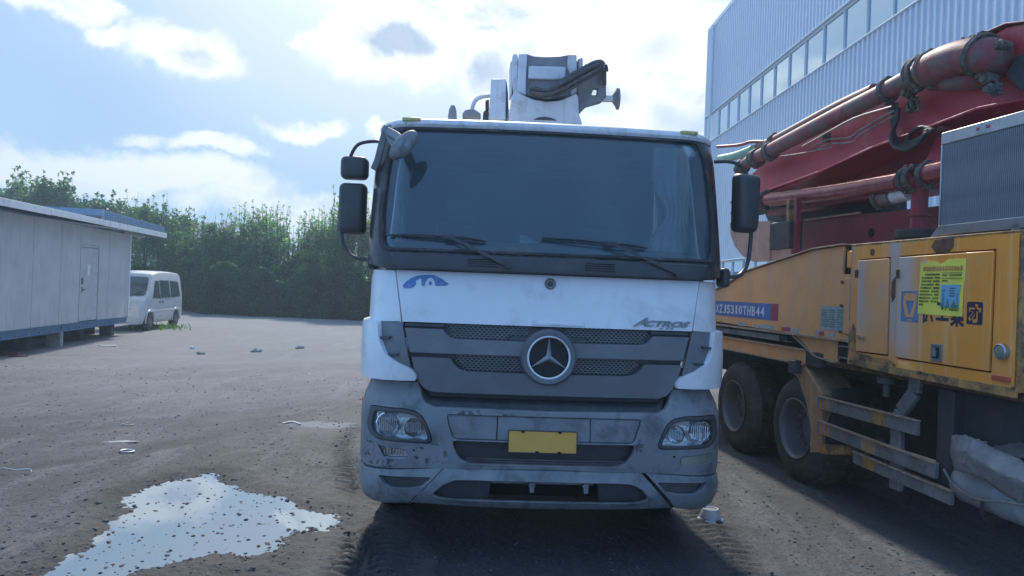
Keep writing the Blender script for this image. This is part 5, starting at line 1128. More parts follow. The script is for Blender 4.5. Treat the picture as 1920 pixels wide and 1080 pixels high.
    MB().b2((.0, -.11, 1.158), (.20, -.40, 1.30)).build('rail_end', G['chassis'], r, bevel=.01)
    MB().b2((.05, 2.6, 1.35), (.14, .5, 1.41)).build('inner_pipe_tray', G['dull_steel'], r)
    # --- big locker
    X0 = -.05
    lk = [(.865, 2.262), (2.64, 2.285), (2.645, 1.256), (.868, 1.268)]
    d1 = [(.972, 2.150), (1.385, 2.156), (1.396, 1.372), (.984, 1.366)]; d2 = [(1.492, 2.160), (2.440, 2.172), (2.434, 1.360), (1.487, 1.362)]
    A('locker_face', lk, (d1, d2), x0=X0, m='face_bleached', th=.03, res=.2, bevel=.006)
    MB().b2((X0+.045, -.87, 1.28), (X0+1.0, -2.64, 2.25)).build('locker_core', G['black_void'], r)
    b = MB(); b.b2((X0+.0, -.866, 2.262), (X0+1.02, -2.645, 2.285)); b.b2((X0, -2.62, 1.26), (X0+1.0, -2.65, 2.262)); b.b2((X0, -.862, 1.26), (X0+1.0, -.88, 2.262)); b.build('locker_shell', G['yellow_grime'], r, bevel=.004)
    for k_ in range(3): MB().cyl((X0-.002, -.93-k_*.85, 1.285), (X0-.02, -.93-k_*.85, 1.285), .012, n=8).build('bolt', G['rust'], r)
    shr = lambda p, k: [(sum(a for a, _ in p)/4+(a-sum(c for c, _ in p)/4)*(1-k/abs(p[1][0]-p[0][0])), sum(z for _, z in p)/4+(z-sum(c for _, c in p)/4)*(1-k/.8)) for a, z in p]
    A('door', shr(d1, .020), x0=X0, d=.012, th=.025, m='small_door_bleached', res=.2, bevel=.006)
    dd = A('door', shr(d2, .020), x0=X0, d=.012, th=.025, m='door_bleached', res=.2, bevel=.006)
    A('lower_skirt', [(.868, 1.300), (2.645, 1.285), (2.645, 1.225), (1.5, 1.235), (.868, 1.255)], x0=X0, d=.008, th=.02, m='yellow_grime', res=.2)
    b = MB(); b.b2((X0-.012, -1.895, 1.385), (X0-.020, -2.005, 1.512)); b.build('latch_plate', G['dull_steel'], dd, bevel=.003)
    b = MB(); b.b2((X0-.020, -1.92, 1.41), (X0-.026, -1.98, 1.49)); b.build('latch_recess', G['black_void'], dd)
    b = MB(); b.b2((X0-.022, -1.935, 1.42), (X0-.042, -1.965, 1.465)); b.cyl((X0-.02, -1.95, 1.475), (X0-.045, -1.95, 1.475), .010, n=10); b.build('latch', G['dull_steel'], dd, bevel=.003)
    b = MB(); b.bar((X0-.02, -1.03, 1.505), (X0-.03, -1.12, 1.495), .014, .02); b.cyl((X0-.012, -1.045, 1.50), (X0-.035, -1.045, 1.50), .018, n=12); b.build('catch', G['rust_edge'], r)
    for s, z in ((.975, 2.03), (1.505, 2.02)): MB().b2((X0-.01, -s+.012, z-.035), (X0-.03, -s-.012, z+.035)).build('hinge', G['rust'], r, bevel=.004)
    # rust scab, drips
    A('rust_scab', [(1.84, 2.215), (1.88, 2.262), (2.06, 2.272), (2.065, 2.21), (2.02, 2.168), (1.90, 2.160)], x0=X0, d=.004, th=.004, m='rust', bevel=0, res=.08)
    A('rust_scab', [(1.415, 1.96), (1.455, 2.00), (1.46, 1.84), (1.425, 1.80), (1.41, 1.87)], x0=X0, d=.004, th=.004, m='rust', bevel=0, res=.08)
    A('grime_stain', roundpoly([(.875, 1.50), (.93, 1.62), (.965, 1.56), (.975, 1.37), (1.2, 1.345), (1.42, 1.345), (1.50, 1.31), (1.48, 1.28), (.875, 1.27)], .03), x0=X0, d=.003, th=.002, m='yellow_grime', bevel=0, res=.08)
    MB().cyl((X0+.01, -1.155, 2.205), (X0-.004, -1.155, 2.205), .028, n=16).build('vent_hole', G['rust'], r)
    b = MB(); b.lathe([(.052, 0), (.052, .03), (.044, .038), (.040, .03), (0, .034)], (X0, -2.533, 1.508), (-1, 0, 0), 28); lp = b.build('work_lamp', G['alu'], r)
    MB().lathe([(.038, .035), (.02, .042), (0, .044)], (X0, -2.533, 1.508), (-1, 0, 0), 24).build('lens', G['fog_cover'], lp)
    MB().b2((X0-.001, -2.455, 1.318), (X0-.016, -2.60, 1.352)).build('side_reflector', G['reflector_red'], r, bevel=.004)
    # emblem and lettering partly covered by the notice
    xs = X0-.0125
    A('emblem', [(1.548, 1.886), (1.745, 1.890), (1.745, 1.655), (1.548, 1.655)], x0=xs, d=.001, th=.002, m='logo_pale_blue', bevel=0, res=.4)
    A('emblem_mark', [(1.575, 1.855), (1.600, 1.872), (1.695, 1.872), (1.720, 1.855), (1.722, 1.80), (1.690, 1.690), (1.602, 1.690), (1.572, 1.80)], ([(1.597, 1.815), (1.698, 1.815), (1.648, 1.697)],), x0=xs, d=.0025, th=.002, m='yellow_faded', bevel=0, res=.4)
    b = MB(); b.b2((xs-.0025, -1.615, 1.664), (xs-.001, -1.68, 1.672)); b.build('emblem_caption', G['yellow_faded'], r)
    for ch, s0, s1, z0, z1 in (('徐', 1.775, 1.905, 1.655, 1.82), ('工', 1.93, 2.055, 1.68, 1.81), ('集', 2.07, 2.20, 1.645, 1.815)):
        lettering('lettering', ch, (s0, z0, s1, z1), fT(xs), .002, G['ink_navy'], r, bold=.03)
    bx = [(a, z) for a, z in rr(2.222, 1.668, 2.362, 1.822, .015)]
    A('letter_box', bx, x0=xs, d=.001, th=.002, m='ink_navy', bevel=0, res=.4)
    lettering('lettering', '才', (2.236, 1.680, 2.348, 1.806), fT(xs-.001), .0015, G['yellow_paint'], r, bold=.075)
    lettering('lettering', '才', (2.251, 1.694, 2.333, 1.792), fT(xs-.0025), .0015, G['ink_navy'], r, bold=.03)
    # --- yellow notice
    np_ = thing_part('notice', r)
    pw, ph, s0, z0 = .445, .395, 1.742, 1.722
    fN = lambda x: (lambda u, v, th: Vector((xs-x-th-.004*math.sin(u*9)*math.sin(v*7), -(s0+u*pw+(.012 if v > .5 else 0)*v), z0+v*ph)))
    edge = [(0, 0), (.5, -.012), (1, -.01), (1.0, .5), (1.01, 1.005), (.62, 1.0), (.55, .955), (.46, .93), (.36, .965), (.30, .985), (.24, .985), (.15, .945), (.10, .945), (.05, .985), (0, .95)]
    panel('sheet', lambda u, v, d: fN(.004)(u, v, d), edge, (), 0, .002, G['notice_yellow'], np_, res=.12, bevel=0)
    MB().add([fN(.012)(.05, .985, 0), fN(.012)(.10, .945, .002), fN(.012)(.15, .945, .002), fN(.012)(.22, .985, 0), fN(.012)(.12, .975, .014)], [(0, 1, 4), (1, 2, 4), (2, 3, 4)]).build('peeled_corner', G['paper'], np_, smooth=0)
    qn = random.Random(31)
    def glyphrow(b, u0, u1, v, h, n, x=.0065, gaps=()):
        w = (u1-u0)/n
        for i in range(n):
            if i in gaps: continue
            a = u0+i*w
            for k in range(3): vv = v+h*(.1+.36*k); b.b2(fN(x)(a+w*.12, vv, 0), fN(x)(a+w*(.88 if qn.random() > .3 else .6), vv+h*.16, .001))
            for k in range(2): uu = a+w*(.2+.45*k+qn.random()*.1); b.b2(fN(x)(uu, v, .0), fN(x)(uu+w*.14, v+h*qn.uniform(.7, 1), .001))
    b = MB(); glyphrow(b, .07, .96, .795, .085, 14); b.build('title_row', G['notice_red'], np_, kind='stuff')
    b = MB()
    for i in range(9):
        gp = (0, 1) if i == 0 else ((8,) if i % 3 == 1 else ((7,) if i % 3 == 2 else (9,)))
        glyphrow(b, .05-.003*i, .49-.003*i, .715-i*.062, .036, 13, gaps=gp)
    glyphrow(b, .03, .14, .158, .034, 4); glyphrow(b, .62, .92, .085, .034, 9, gaps=(1, 2)); glyphrow(b, .53, .93, .70, .034, 11, gaps=(3,)); glyphrow(b, .53, .66, .60, .034, 4); glyphrow(b, .72, .84, .47, .022, 4, .009); glyphrow(b, .72, .82, .425, .022, 4, .009); glyphrow(b, .72, .84, .38, .022, 4, .009); glyphrow(b, .72, .84, .335, .022, 4, .009)
    b.build('printed_rows', G['notice_ink'], np_, kind='stuff')
    b = MB()
    for v in (.755, .66): b.b2(fN(.0065)(.52, v, 0), fN(.0065)(.95, v+.007, .001))
    b.build('rule_line', G['notice_ink'], np_)
    panel('picture', lambda u, v, d: fN(.0065)(u, v, d), [(.52, .13), (.93, .13), (.93, .545), (.52, .545)], (), 0, .001, G['notice_sky'], np_, res=.2, bevel=0)
    b = MB(); f8 = fN(.008)
    b.b2(f8(.52, .13, 0), f8(.61, .20, .001)); b.b2(f8(.76, .13, 0), f8(.93, .19, .001)); b.b2(f8(.62, .13, 0), f8(.72, .16, .001))
    for u, h0, w in ((.575, .53, .03), (.895, .44, .02)):
        b.add([f8(u-w, .18, .001), f8(u-w*.6, .18, .001), f8(u, h0, .001)], [(0, 1, 2)]); b.add([f8(u+w, .18, .001), f8(u+w*.6, .18, .001), f8(u, h0, .001)], [(0, 1, 2)])
        for k in range(4): v = .22+k*(h0-.24)/4; b.b2(f8(u-w*(1.6 if k == 3 else .8), v, 0), f8(u+w*(1.6 if k == 3 else .8), v+.012, .001))
    b.add([f8(.64, .16, .001), f8(.72, .16, .001), f8(.68, .31, .001)], [(0, 1, 2)]); b.add([f8(.78, .17, .001), f8(.88, .17, .001), f8(.82, .27, .001)], [(0, 1, 2)])
    b.build('picture_motif', G['notice_green'], np_, smooth=0)
    # --- oil cooler on top of the locker
    cl = thing_part('oil_cooler', r); xr = .0
    b = MB(); b.b2((xr, -1.835, 2.300), (xr+.14, -2.66, 2.375)); b.b2((xr, -1.835, 2.965), (xr+.14, -2.66, 3.055)); b.b2((xr+.0, -2.60, 2.375), (xr+.14, -2.66, 2.965)); b.b2((xr+.0, -1.835, 2.375), (xr+.14, -1.848, 2.965)); b.build('frame', G['alu'], cl, bevel=.006)
    fm = MB().b2((xr+.008, 0, 2.376), (xr+.017, -.0070, 2.964)); me = bpy.data.meshes.new('fin'); me.from_pydata(fm.v, [], fm.f); finish(me, G['fin_light'], 0)
    n = 46
    for i in range(n): link('fin', me, cl, loc=(0, -1.853-i*(.745/n), 0))
    MB().b2((xr+.0155, -1.85, 2.376), (xr+.11, -2.60, 2.964)).build('core', G['fin_dark'], cl)
    b = MB(); b.b2((xr-.002, -2.17, 2.975), (xr+.001, -2.30, 3.03)); b.build('sticker', G['sheet_paper'], cl)
    b = MB(); b.b2((xr-.004, -2.175, 3.0), (xr-.001, -2.205, 3.022)); b.b2((xr-.004, -2.26, 3.0), (xr-.001, -2.295, 3.022)); b.build('sticker_mark', G['sign_red'], cl)
    MB().b2((xr+.0, -2.50, 2.286), (xr+.06, -2.56, 2.33)).build('foot', G['alu'], cl); b = MB(); b.add([(xr, -1.75, 2.288), (xr, -1.84, 2.288), (xr, -1.84, 2.37), (xr+.01, -1.75, 2.288), (xr+.01, -1.84, 2.288), (xr+.01, -1.84, 2.37)], [(0, 1, 2), (5, 4, 3), (0, 3, 4, 1), (1, 4, 5, 2), (2, 5, 3, 0)]); b.build('foot', G['alu'], cl)
    # --- boom: upper red beam
    def prismx(nm, pts, inn, th, mat, par=None, bevel=.012):
        P = [(-sz(a, c, inn)[0], sz(a, c, inn)[1]) for a, c in pts]; return MB().prism(P, lambda u, v, d: Vector((d, u, v)), inn, inn+th).build(nm, G[mat], par or r, bevel=bevel)
    up = prismx('upper_boom', [(1395, 338), (1440, 298), (1560, 236), (1700, 156), (1740, 136), (1838, 80), (1880, 50), (1960, 38), (1990, 60), (1990, 175), (1835, 205), (1725, 247), (1640, 278), (1540, 325), (1430, 372), (1395, 375)], .70, .45, 'red_paint')
    # bottom flange line and side pad plates
    b = MB(); L = [Q(a, c, .68) for a, c in ((1400, 372), (1540, 322), (1640, 276), (1725, 246), (1835, 204), (1990, 172))]
    for a, c in zip(L[:-1], L[1:]): b.bar(a, c, .05, .022, (0, 0, 1))
    b.build('boom_flange', G['red_paint'], up, bevel=.004)
    prismx('head_plate', [(1828, 92), (1868, 62), (1888, 50), (1965, 36), (1990, 50), (1990, 110), (1912, 160), (1890, 150), (1872, 125)], .62, .07, 'red_paint', up)
    prismx('head_rib', [(1842, 66), (1886, 46), (1990, 34), (1990, 30), (1884, 42), (1838, 62)], .60, .12, 'pipe_red', up)
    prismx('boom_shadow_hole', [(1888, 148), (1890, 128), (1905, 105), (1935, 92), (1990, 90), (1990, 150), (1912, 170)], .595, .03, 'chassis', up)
    # second beam behind and below
    lo = prismx('middle_boom', [(1430, 380), (1560, 320), (1660, 282), (1780, 245), (1990, 190), (1990, 330), (1760, 352), (1440, 405)], 1.15, .4, 'red_dark')
    prismx('boom_plate', [(1442, 372), (1492, 362), (1492, 385), (1440, 388)], 1.05, .08, 'red_paint', lo)
    lb = prismx('lower_boom', [(1487, 412), (1520, 408), (1655, 398), (1700, 392), (1758, 386), (1758, 445), (1590, 462), (1498, 474)], .95, .5, 'red_dark')
    b = MB(); b.bar(Q(1510, 413, .93), Q(1612, 399, .93), .03, .02); b.build('boom_lip', G['rust_edge'], lb)
    MB().lathe([(.045, 0), (.045, .01), (0, .01)], Q(1634, 436, .95), (-1, 0, 0), 20).build('pin', G['black_void'], lb)
    prismx('shadow_mass', [(1425, 380), (1655, 345), (1655, 396), (1490, 414), (1440, 416)], 1.35, .3, 'chassis')  # dark mass added to stand for the shadow under the lower pipe
    # delivery pipes
    def pipe(nm, pts, inn, rad, mat, n=24, sm=6, par=None): return MB().tube([Q(a, c, i) for (a, c), i in zip(pts, inn if isinstance(inn, list) else [inn]*len(pts))], rad, n, sm).build(nm, G[mat], par or r)
    pipe('delivery_pipe', [(1418, 297), (1440, 285), (1560, 222), (1660, 172), (1728, 135)], .48, .085, 'pipe_red')
    pipe('delivery_pipe', [(1424, 276), (1455, 264), (1560, 208), (1640, 170)], .85, .075, 'pipe_red')
    pipe('elbow', [(1736, 136), (1770, 118), (1810, 106), (1845, 104), (1866, 108), (1874, 116)], [.46, .46, .47, .49, .56, .70], .138, 'pipe_red', 28)
    pipe('elbow', [(1752, 152), (1790, 150), (1828, 148), (1850, 146)], [.56, .56, .58, .68], .085, 'pipe_red', 24)
    def clampx(c, d, rad, inn, w=.07, par=None):
        p = Q(*c, inn); b = MB(); dd = Q(*d, inn)-p; dd.normalize(); b.lathe([(rad, -w/2), (rad+.022, -w/2), (rad+.030, -w/4), (rad+.018, 0), (rad+.030, w/4), (rad+.022, w/2), (rad, w/2)], p, dd, 28); u_, v_, _ = axes_from(dd)
        b.box(p+Vector((-.0, 0, rad+.025)), (.05, .05, .035)); b.box(p-Vector((.0, 0, rad+.02)), (.05, .06, .04)); return b.build('pipe_clamp', G['clamp'], par or r, bevel=.004)
    clampx((1444, 284), (1500, 255), .085, .48); clampx((1665, 170), (1720, 140), .088, .48, .04); clampx((1722, 138), (1770, 118), .118, .47, .10); clampx((1745, 130), (1790, 112), .128, .47, .05); clampx((1840, 103), (1866, 108), .138, .49, .05); clampx((1452, 266), (1520, 232), .075, .85)
    clampx((1418, 297), (1470, 270), .09, .48, .12)
    pipe('thin_pipe', [(1345, 275), (1385, 272), (1408, 266), (1432, 266)], .80, .022, 'red_dark', 10, 5)
    pipe('green_pipe', [(1350, 298), (1380, 292), (1412, 280)], .9, .06, 'green_paint', 16, 3)
    pipe('delivery_pipe', [(1384, 318), (1402, 304), (1420, 296)], .50, .07, 'pipe_red', 16, 3); clampx((1392, 313), (1404, 303), .07, .50, .10)
    # lower cylinder/pipe
    pipe('lower_pipe', [(1432, 376), (1560, 361), (1690, 340)], .55, .082, 'pipe_steel'); pipe('lower_pipe', [(1735, 328), (1790, 316), (1850, 303)], .55, .088, 'pipe_steel')
    for c in (1436, 1700, 1712, 1738): 
        y = {1436: 375, 1700: 337, 1712: 335, 1738: 328}[c]; clampx((c, y), (c+40, y-6), .084, .55, .055)
    pipe('grey_coupling', [(1672, 370), (1706, 362)], .62, .065, 'boom_white', 18, 2); pipe('rusty_joint', [(1646, 372), (1662, 372), (1676, 369)], .62, .08, 'pipe_red', 16, 3); clampx((1650, 372), (1680, 368), .07, .62, .06)
    # post under the clamps
    b = MB(); p = Q(1722, 440, .62); b.cyl(p, p+Vector((0, 0, .50)), .07, n=16); b.cyl(p+Vector((0, 0, .16)), p+Vector((0, 0, .18)), .09); b.build('post', G['red_dark'], r)
    b = MB(); p = Q(1715, 442, .50); b.lathe([(0, .05), (.14, .05), (.155, .035), (.155, -.02), (0, -.02)], p, (0, 0, 1), 28); b.build('post_base', G['rubber'], r)
    # strut with round eye, diagonal strut
    prismx('strut', [(1722, 325), (1742, 285), (1756, 250), (1764, 238), (1776, 236), (1780, 246), (1774, 275), (1770, 320)], .72, .10, 'red_paint')
    b = MB(); p = Q(1768, 246, .71); b.cyl(p, p-Vector((.03, 0, 0)), .05, n=20); b.cyl(p-Vector((.03, 0, 0)), p-Vector((.045, 0, 0)), .03, n=16); b.build('pin', G['pipe_red'], r, bevel=.004)
    b = MB(); b.bar(Q(1778, 240, .9), Q(1880, 205, .9), .03, .02); b.build('chrome_rod', G['orange_rod'], r)
    # column of plates at the far left of the visible part
    A('shield_plate', [(a, z) for a, z in [sz(1368, 418, .35), sz(1443, 414, .35), sz(1443, 489, .35), sz(1412, 491, .35), sz(1392, 480, .35), sz(1378, 462, .35), sz(1370, 442, .35)]], x0=.35, d=0, th=.04, m='faded_pink', res=.2, bevel=.006)
    A('shield_plate', [sz(1446, 440, .37), sz(1482, 440, .37), sz(1482, 482, .37), sz(1446, 488, .37)], x0=.37, d=0, th=.04, m='faded_pink', res=.2, bevel=.006)
    MB().b2((.34, -sz(1443, 430, .34)[0]-.0, 2.35), (.50, -sz(1480, 430, .34)[0], 2.66)).build('dark_box', G['chassis'], r, bevel=.01)
    for px in (1478, 1492): 
        p = Q(px, 478, .42); b = MB(); b.b2(p-Vector((.03, .03, .05)), p+Vector((.03, .03, .62))); b.build('post', G['yellow_grime'] if px == 1478 else G['red_dark'], r, bevel=.006)
    for a, c in ((1372, 380), (1372, 400), (1440, 398)):
        b = MB(); b.bar(Q(a, c, .6), Q(a+75, c-16, .6), .04, .03); b.build('cross_bar', G['red_dark'], r)
    b = MB(); b.b2(Q(1370, 402, .6), Q(1500, 384, 1.0)+Vector((0, 0, 0))); b.build('dark_manifold', G['chassis'], r, bevel=.02)
    qq = random.Random(6)
    for i in range(7):
        a = 1412+qq.random()*45; c = 352+qq.random()*40; b = MB(); b.lathe([(.02, 0), (.035, .01), (.035, .05), (.02, .06), (.02, .09)], Q(a, c, .58+qq.random()*.1), (-1, qq.uniform(-.5, .5), qq.uniform(-.3, .3)), 10); b.build('hose_fitting', G['clamp'], r)
    # thin hydraulic pipes along the beam
    for k in range(3):
        pts = [(1504+k*14, 275+k*3), (1548+k*2, 254+k*8), (1585+k*6, 250+k*8), (1612, 236+k*8), (1662+k*3, 204+k*9), (1680, 199+k*8)]
        if k == 0: pts = [(1505, 274), (1545, 252), (1600, 222), (1660, 203), (1672, 200)]
        pipe('hydraulic_pipe', pts, .60, .009, 'dull_steel', 6, 3)
    pipe('hydraulic_pipe', [(1464, 293), (1510, 286), (1560, 275)], .60, .008, 'dull_steel', 6, 3)
    for a, c in ((1548, 256), (1672, 200)): b = MB(); p = Q(a, c, .62); b.b2(p-Vector((.02, .03, .06)), p+Vector((.05, .03, .04))); b.build('pipe_bracket', G['clamp'], r, bevel=.005)
    # hanging hose loops
    for k in range(3):
        pipe('hose', [(1684-k*3, 203+k*2), (1682-k*4, 225), (1671+k*3, 255), (1677+k*4, 274-k*2), (1700, 280-k*5), (1722+k*4, 268-k*6), (1738, 250-k*5), (1750, 246)], .58+k*.03, .022, 'hose_black', 10, 6)
    pipe('hose', [(1700, 268), (1704, 255), (1716, 243), (1732, 238), (1742, 246)], .64, .018, 'hose_black', 10, 5)
    # grime lumps round the elbow joints, cable tangles
    for cx, cy, n in ((1868, 165, 6), (1712, 195, 9), (1815, 84, 6), (1855, 82, 3), (1880, 88, 2)):
        for i in range(n):
            b = MB(); P = [(cx+qq.uniform(-12, 12), cy+qq.uniform(-14, 14)) for _ in range(4)]; b.tube([Q(a, c, .50+qq.random()*.12) for a, c in P], .012, 6, 5); b.build('cable', G['clamp'], r)
    for a, c, rad in ((1866, 150, .05), (1872, 170, .045), (1893, 88, .04), (1714, 175, .05), (1838, 80, .05)): b = MB(); p = Q(a, c, .56); b.cyl(p, p+Vector((-.09, 0, .01)), rad, n=14); b.cyl(p+Vector((-.09, 0, 0)), p+Vector((-.12, 0, 0)), rad*.6, n=10); b.build('union', G['clamp'], r, bevel=.006)
    # --- wheels
    def wheel(s, x):
        b = MB(); b.lathe([(.285, .02), (.36, .0), (.43, .01), (.475, .035), (.505, .075), (.525, .10), (.528, .20), (.528, .27), (.51, .31), (.43, .34), (.285, .33)], (x, -s, .525), (1, 0, 0), 56, True)
        w = b.build('wheel', G['rubber'], r)
        b = MB()
        for k in range(60):
            a = 2*PI*k/60; c = Vector((x+.145, -s+math.cos(a)*.53, .525+math.sin(a)*.53)); b.box(c, (.085, .032, .012), (-a+PI/2 if False else 0, 0, 0)) if False else b.bar(Vector((x+.085, -s+math.cos(a)*.527, .525+math.sin(a)*.527)), Vector((x+.30, -s+math.cos(a+.03)*.527, .525+math.sin(a+.03)*.527)), .030, .016, (0, math.cos(a), math.sin(a)))
        b.build('tread_blocks', G['rubber'], w, kind='stuff')
        b = MB(); b.lathe([(.290, .015), (.298, .0), (.286, -.004), (.270, .012), (.262, .05), (.250, .13), (.240, .16), (.150, .175), (.140, .185), (.12, .19), (.115, .15), (.09, .14), (0, .14)], (x, -s, .525), (1, 0, 0), 56); rm = b.build('rim', G['rim_grey'], w)
        b = MB()
        for k in range(10): a = 2*PI*k/10; b.cyl((x+.165, -s+math.cos(a)*.168, .525+math.sin(a)*.168), (x+.13, -s+math.cos(a)*.168, .525+math.sin(a)*.168), .015, n=6)
        b.build('wheel_nuts', G['dull_steel'], rm)
    for s in (-.04, -1.40, -4.6): wheel(s, .0)
    for s in (-.04, -1.40):
        b = MB(); b.lathe([(.285, 0), (.43, -.01), (.525, .1), (.525, .27), (.43, .34), (.285, .33)], (.37, -s, .525), (1, 0, 0), 40, True); b.build('wheel', G['rubber'], r)
        b = MB(); b.lathe([(.285, 0), (.43, -.01), (.525, .1), (.525, .27), (.43, .34), (.285, .33)], (1.9, -s, .525), (1, 0, 0), 40, True); b.build('wheel', G['rubber'], r)
    # --- chassis
    b = MB(); b.b2((.75, 6, .75), (.85, -3.2, 1.08)); b.b2((1.6, 6, .75), (1.7, -3.2, 1.08)); b.b2((.4, .15, .45), (2.0, -.10, .62)); b.b2((.4, 1.5, .45), (2.0, 1.3, .62)); b.b2((.35, 5.5, 1.08), (2.1, -2.6, 1.24)); b.b2((.55, -.6, .5), (.75, -2.6, 1.1)); b.build('chassis_frame', G['chassis'], r, bevel=.01)
    b = MB(); b.b2((.02, 5.5, 1.24), (2.3, -.6, 1.30)); b.b2((.60, 5.5, 1.30), (2.2, .2, 1.85)); b.build('deck', G['chassis'], r)
    b = MB(); b.tube([(.06, -.1, 1.22), (.06, -.9, 1.22), (.06, -2.6, 1.22)], .03, 8); b.build('under_pipe', G['rust'], r)
    # mudguard arm
    prismx('mudguard_arm', [(1478, 676), (1490, 674), (1508, 684), (1541, 738), (1541, 790), (1540, 848), (1518, 850), (1517, 800), (1512, 760), (1496, 710), (1480, 694)], .0, .35, 'faded_orange')
    prismx('mudguard_foot', [(1517, 848), (1541, 832), (1600, 836), (1604, 850), (1560, 854)], .01, .25, 'yellow_grime')
    b = MB(); p = Q(1492, 687, -.03); b.b2(p-Vector((.05, .06, .065)), p+Vector((.03, .06, .065))); b.build('marker_box', G['dark_plastic'], r, bevel=.012)
    # side guard rails, striped
    def rail(a0, a1, h, bands, bend=None):
        L = [Vector(p) for p in ([a0, bend, a1] if bend else [a0, a1])]
        tot = sum((q1-p1).length for p1, q1 in zip(L[:-1], L[1:])); cuts = sorted({0, tot}|{min(t, tot) for _, t, _ in bands}|{min(t, tot) for t, _, _ in bands}|({(L[1]-L[0]).length} if bend else set()))
        def at(t):
            for p1, q1 in zip(L[:-1], L[1:]):
                l = (q1-p1).length
                if t <= l+1e-6: return p1.lerp(q1, t/l)
                t -= l
            return L[-1]
        g = thing_part('guard_rail', r)
        for t0, t1 in zip(cuts[:-1], cuts[1:]):
            m = 'guard_grey'
            for x0, x1, mm in bands:
                if x0-1e-6 <= t0 < x1-1e-6: m = mm
            b = MB(); b.bar(at(t0), at(t1), .035, h); b.build('rail_section', G[m], g, bevel=.003)
            b = MB(); b.bar(at(t0)+Vector((-.006, 0, h/2)), at(t1)+Vector((-.006, 0, h/2)), .05, .008); b.build('rail_edge', G['rust_edge'], g)
    rail((-.01, -.385, .850), (-.01, -1.72, .862), .112, [(.0, .03, 'guard_blue'), (.03, .20, 'faded_orange'), (.78, .98, 'yellow_grime')])
    rail((-.01, -.40, .625), (-.01, -1.93, .592), .112, [(.0, .03, 'guard_blue'), (.03, .20, 'faded_orange'), (.66, .85, 'faded_orange')])
    rail((-.005, -.95, .468), (-.01, -2.09, .440), .098, [(.12, .30, 'yellow_grime')])
    b = MB(); 
    pts = [Q(1720, 700, .05), Q(1716, 735, .05), Q(1690, 772, .03), Q(1683, 800, .03), Q(1682, 860, .03), Q(1680, 918, .03)]
    for a, c in zip(pts[:-1], pts[1:]): b.bar(a, c, .05, .12, (0, 1, 0))
    b.build('guard_post', G['guard_grey'], r, bevel=.01)
    MB().b2((.04, -.5, .60), (.3, -.56, 1.0)).build('bracket', G['chassis'], r, bevel=.01); MB().b2((.03, -1.86, .5), (.40, -2.02, 1.18)).build('bracket', G['chassis'], r, bevel=.01)
    b = MB(); p = Q(1663, 713, .25); b.cyl(p-Vector((0, 0, .03)), p+Vector((0, 0, .03)), .08, n=18); b.cyl(p-Vector((0, .0, .14)), p-Vector((0, 0, .03)), .03); b.build('filler_cap', G['guard_grey'], r, bevel=.006)
    b = MB(); b.tube([Q(1610, 712, .3), Q(1640, 718, .3), Q(1665, 730, .3), Q(1690, 745, .3)], .012, 6, 5); b.build('hose', G['hose_black'], r)
    # air tank, crumpled plate and torn bag at the lower right
    b = MB(); pts = [Q(1800, 905, .05), Q(1860, 945, .05), Q(1960, 990, .05), Q(2060, 1030, .05)]
    b.lathe([(0, 0), (.08, .008), (.12, .04), (.135, .09), (.135, .42), (.14, .43), (.14, .45), (.135, .46), (.135, 1.1), (.08, 1.16), (0, 1.17)], Q(1800, 900, .13), (-.0, -1, -.02), 32); tk = b.build('air_tank', G['tank_grey'], r)
    MB().lathe([(.142, 0), (.146, .01), (.142, .03)], Q(1872, 948, .13)+Vector((0, 0, .0)), (0, -1, -.02), 32).build('strap', G['chassis'], tk)
    def crumple(nm, grid, mat, amp, seed, th=.006):
        qs = random.Random(seed); b = MB(); n, m = 18, 12; c = [[Vector(p) for p in row] for row in grid]; R_, K = len(c)-1, len(c[0])-1; vs = []
        ns = [[qs.uniform(-1, 1) for _ in range(m+1)] for _ in range(n+1)]
        for i in range(n+1):
            for j in range(m+1):
                u = i/n*R_; v = j/m*K; a = min(int(u), R_-1); d = min(int(v), K-1); fu, fv = u-a, v-d
                p = c[a][d]*(1-fu)*(1-fv)+c[a+1][d]*fu*(1-fv)+c[a][d+1]*(1-fu)*fv+c[a+1][d+1]*fu*fv
                vs.append(p+Vector((-abs(ns[i][j])*amp, ns[i][j]*amp*.3, ns[n-i][m-j]*amp*.5)))
        b.add(vs, [(i*(m+1)+j, (i+1)*(m+1)+j, (i+1)*(m+1)+j+1, i*(m+1)+j+1) for i in range(n) for j in range(m)]); o = b.build(nm, G[mat], r, smooth=70); s = o.modifiers.new('thickness', 'SOLIDIFY'); s.thickness = th; return o
    crumple('crumpled_bag', [[Q(1785, 815, .02), Q(1782, 845, -.02), Q(1790, 882, .0)], [Q(1812, 816, -.03), Q(1815, 850, -.10), Q(1822, 890, -.06)], [Q(1850, 828, .0), Q(1860, 870, -.10), Q(1862, 905, -.05)]], 'tarp', .010, 3)
    crumple('crumpled_bag', [[Q(1822, 820, -.04), Q(1812, 850, -.10), Q(1802, 868, -.06)], [Q(1868, 842, -.03), Q(1870, 885, -.12), Q(1872, 918, -.05)], [Q(1925, 865, .0), Q(1925, 905, -.10), Q(1915, 945, -.03)]], 'tarp', .010, 4)
    crumple('crumpled_bag', [[Q(1860, 842, .03), Q(1880, 830, .25)], [Q(1925, 862, .0), Q(1950, 790, .30)], [Q(2000, 900, .0), Q(2010, 800, .30)]], 'tarp_dark', .02, 5)
    b = MB(); b.tube([Q(1770, 880, .0), Q(1790, 910, -.03), Q(1830, 935, -.04), Q(1890, 942, -.04), Q(1990, 960, -.02)], .010, 6, 5); b.build('bent_rod', G['dull_steel'], r)
    MB().b2((.12, -1.95, .55), (.6, -3.2, 1.22)).build('equipment_box', G['chassis'], r, bevel=.02)
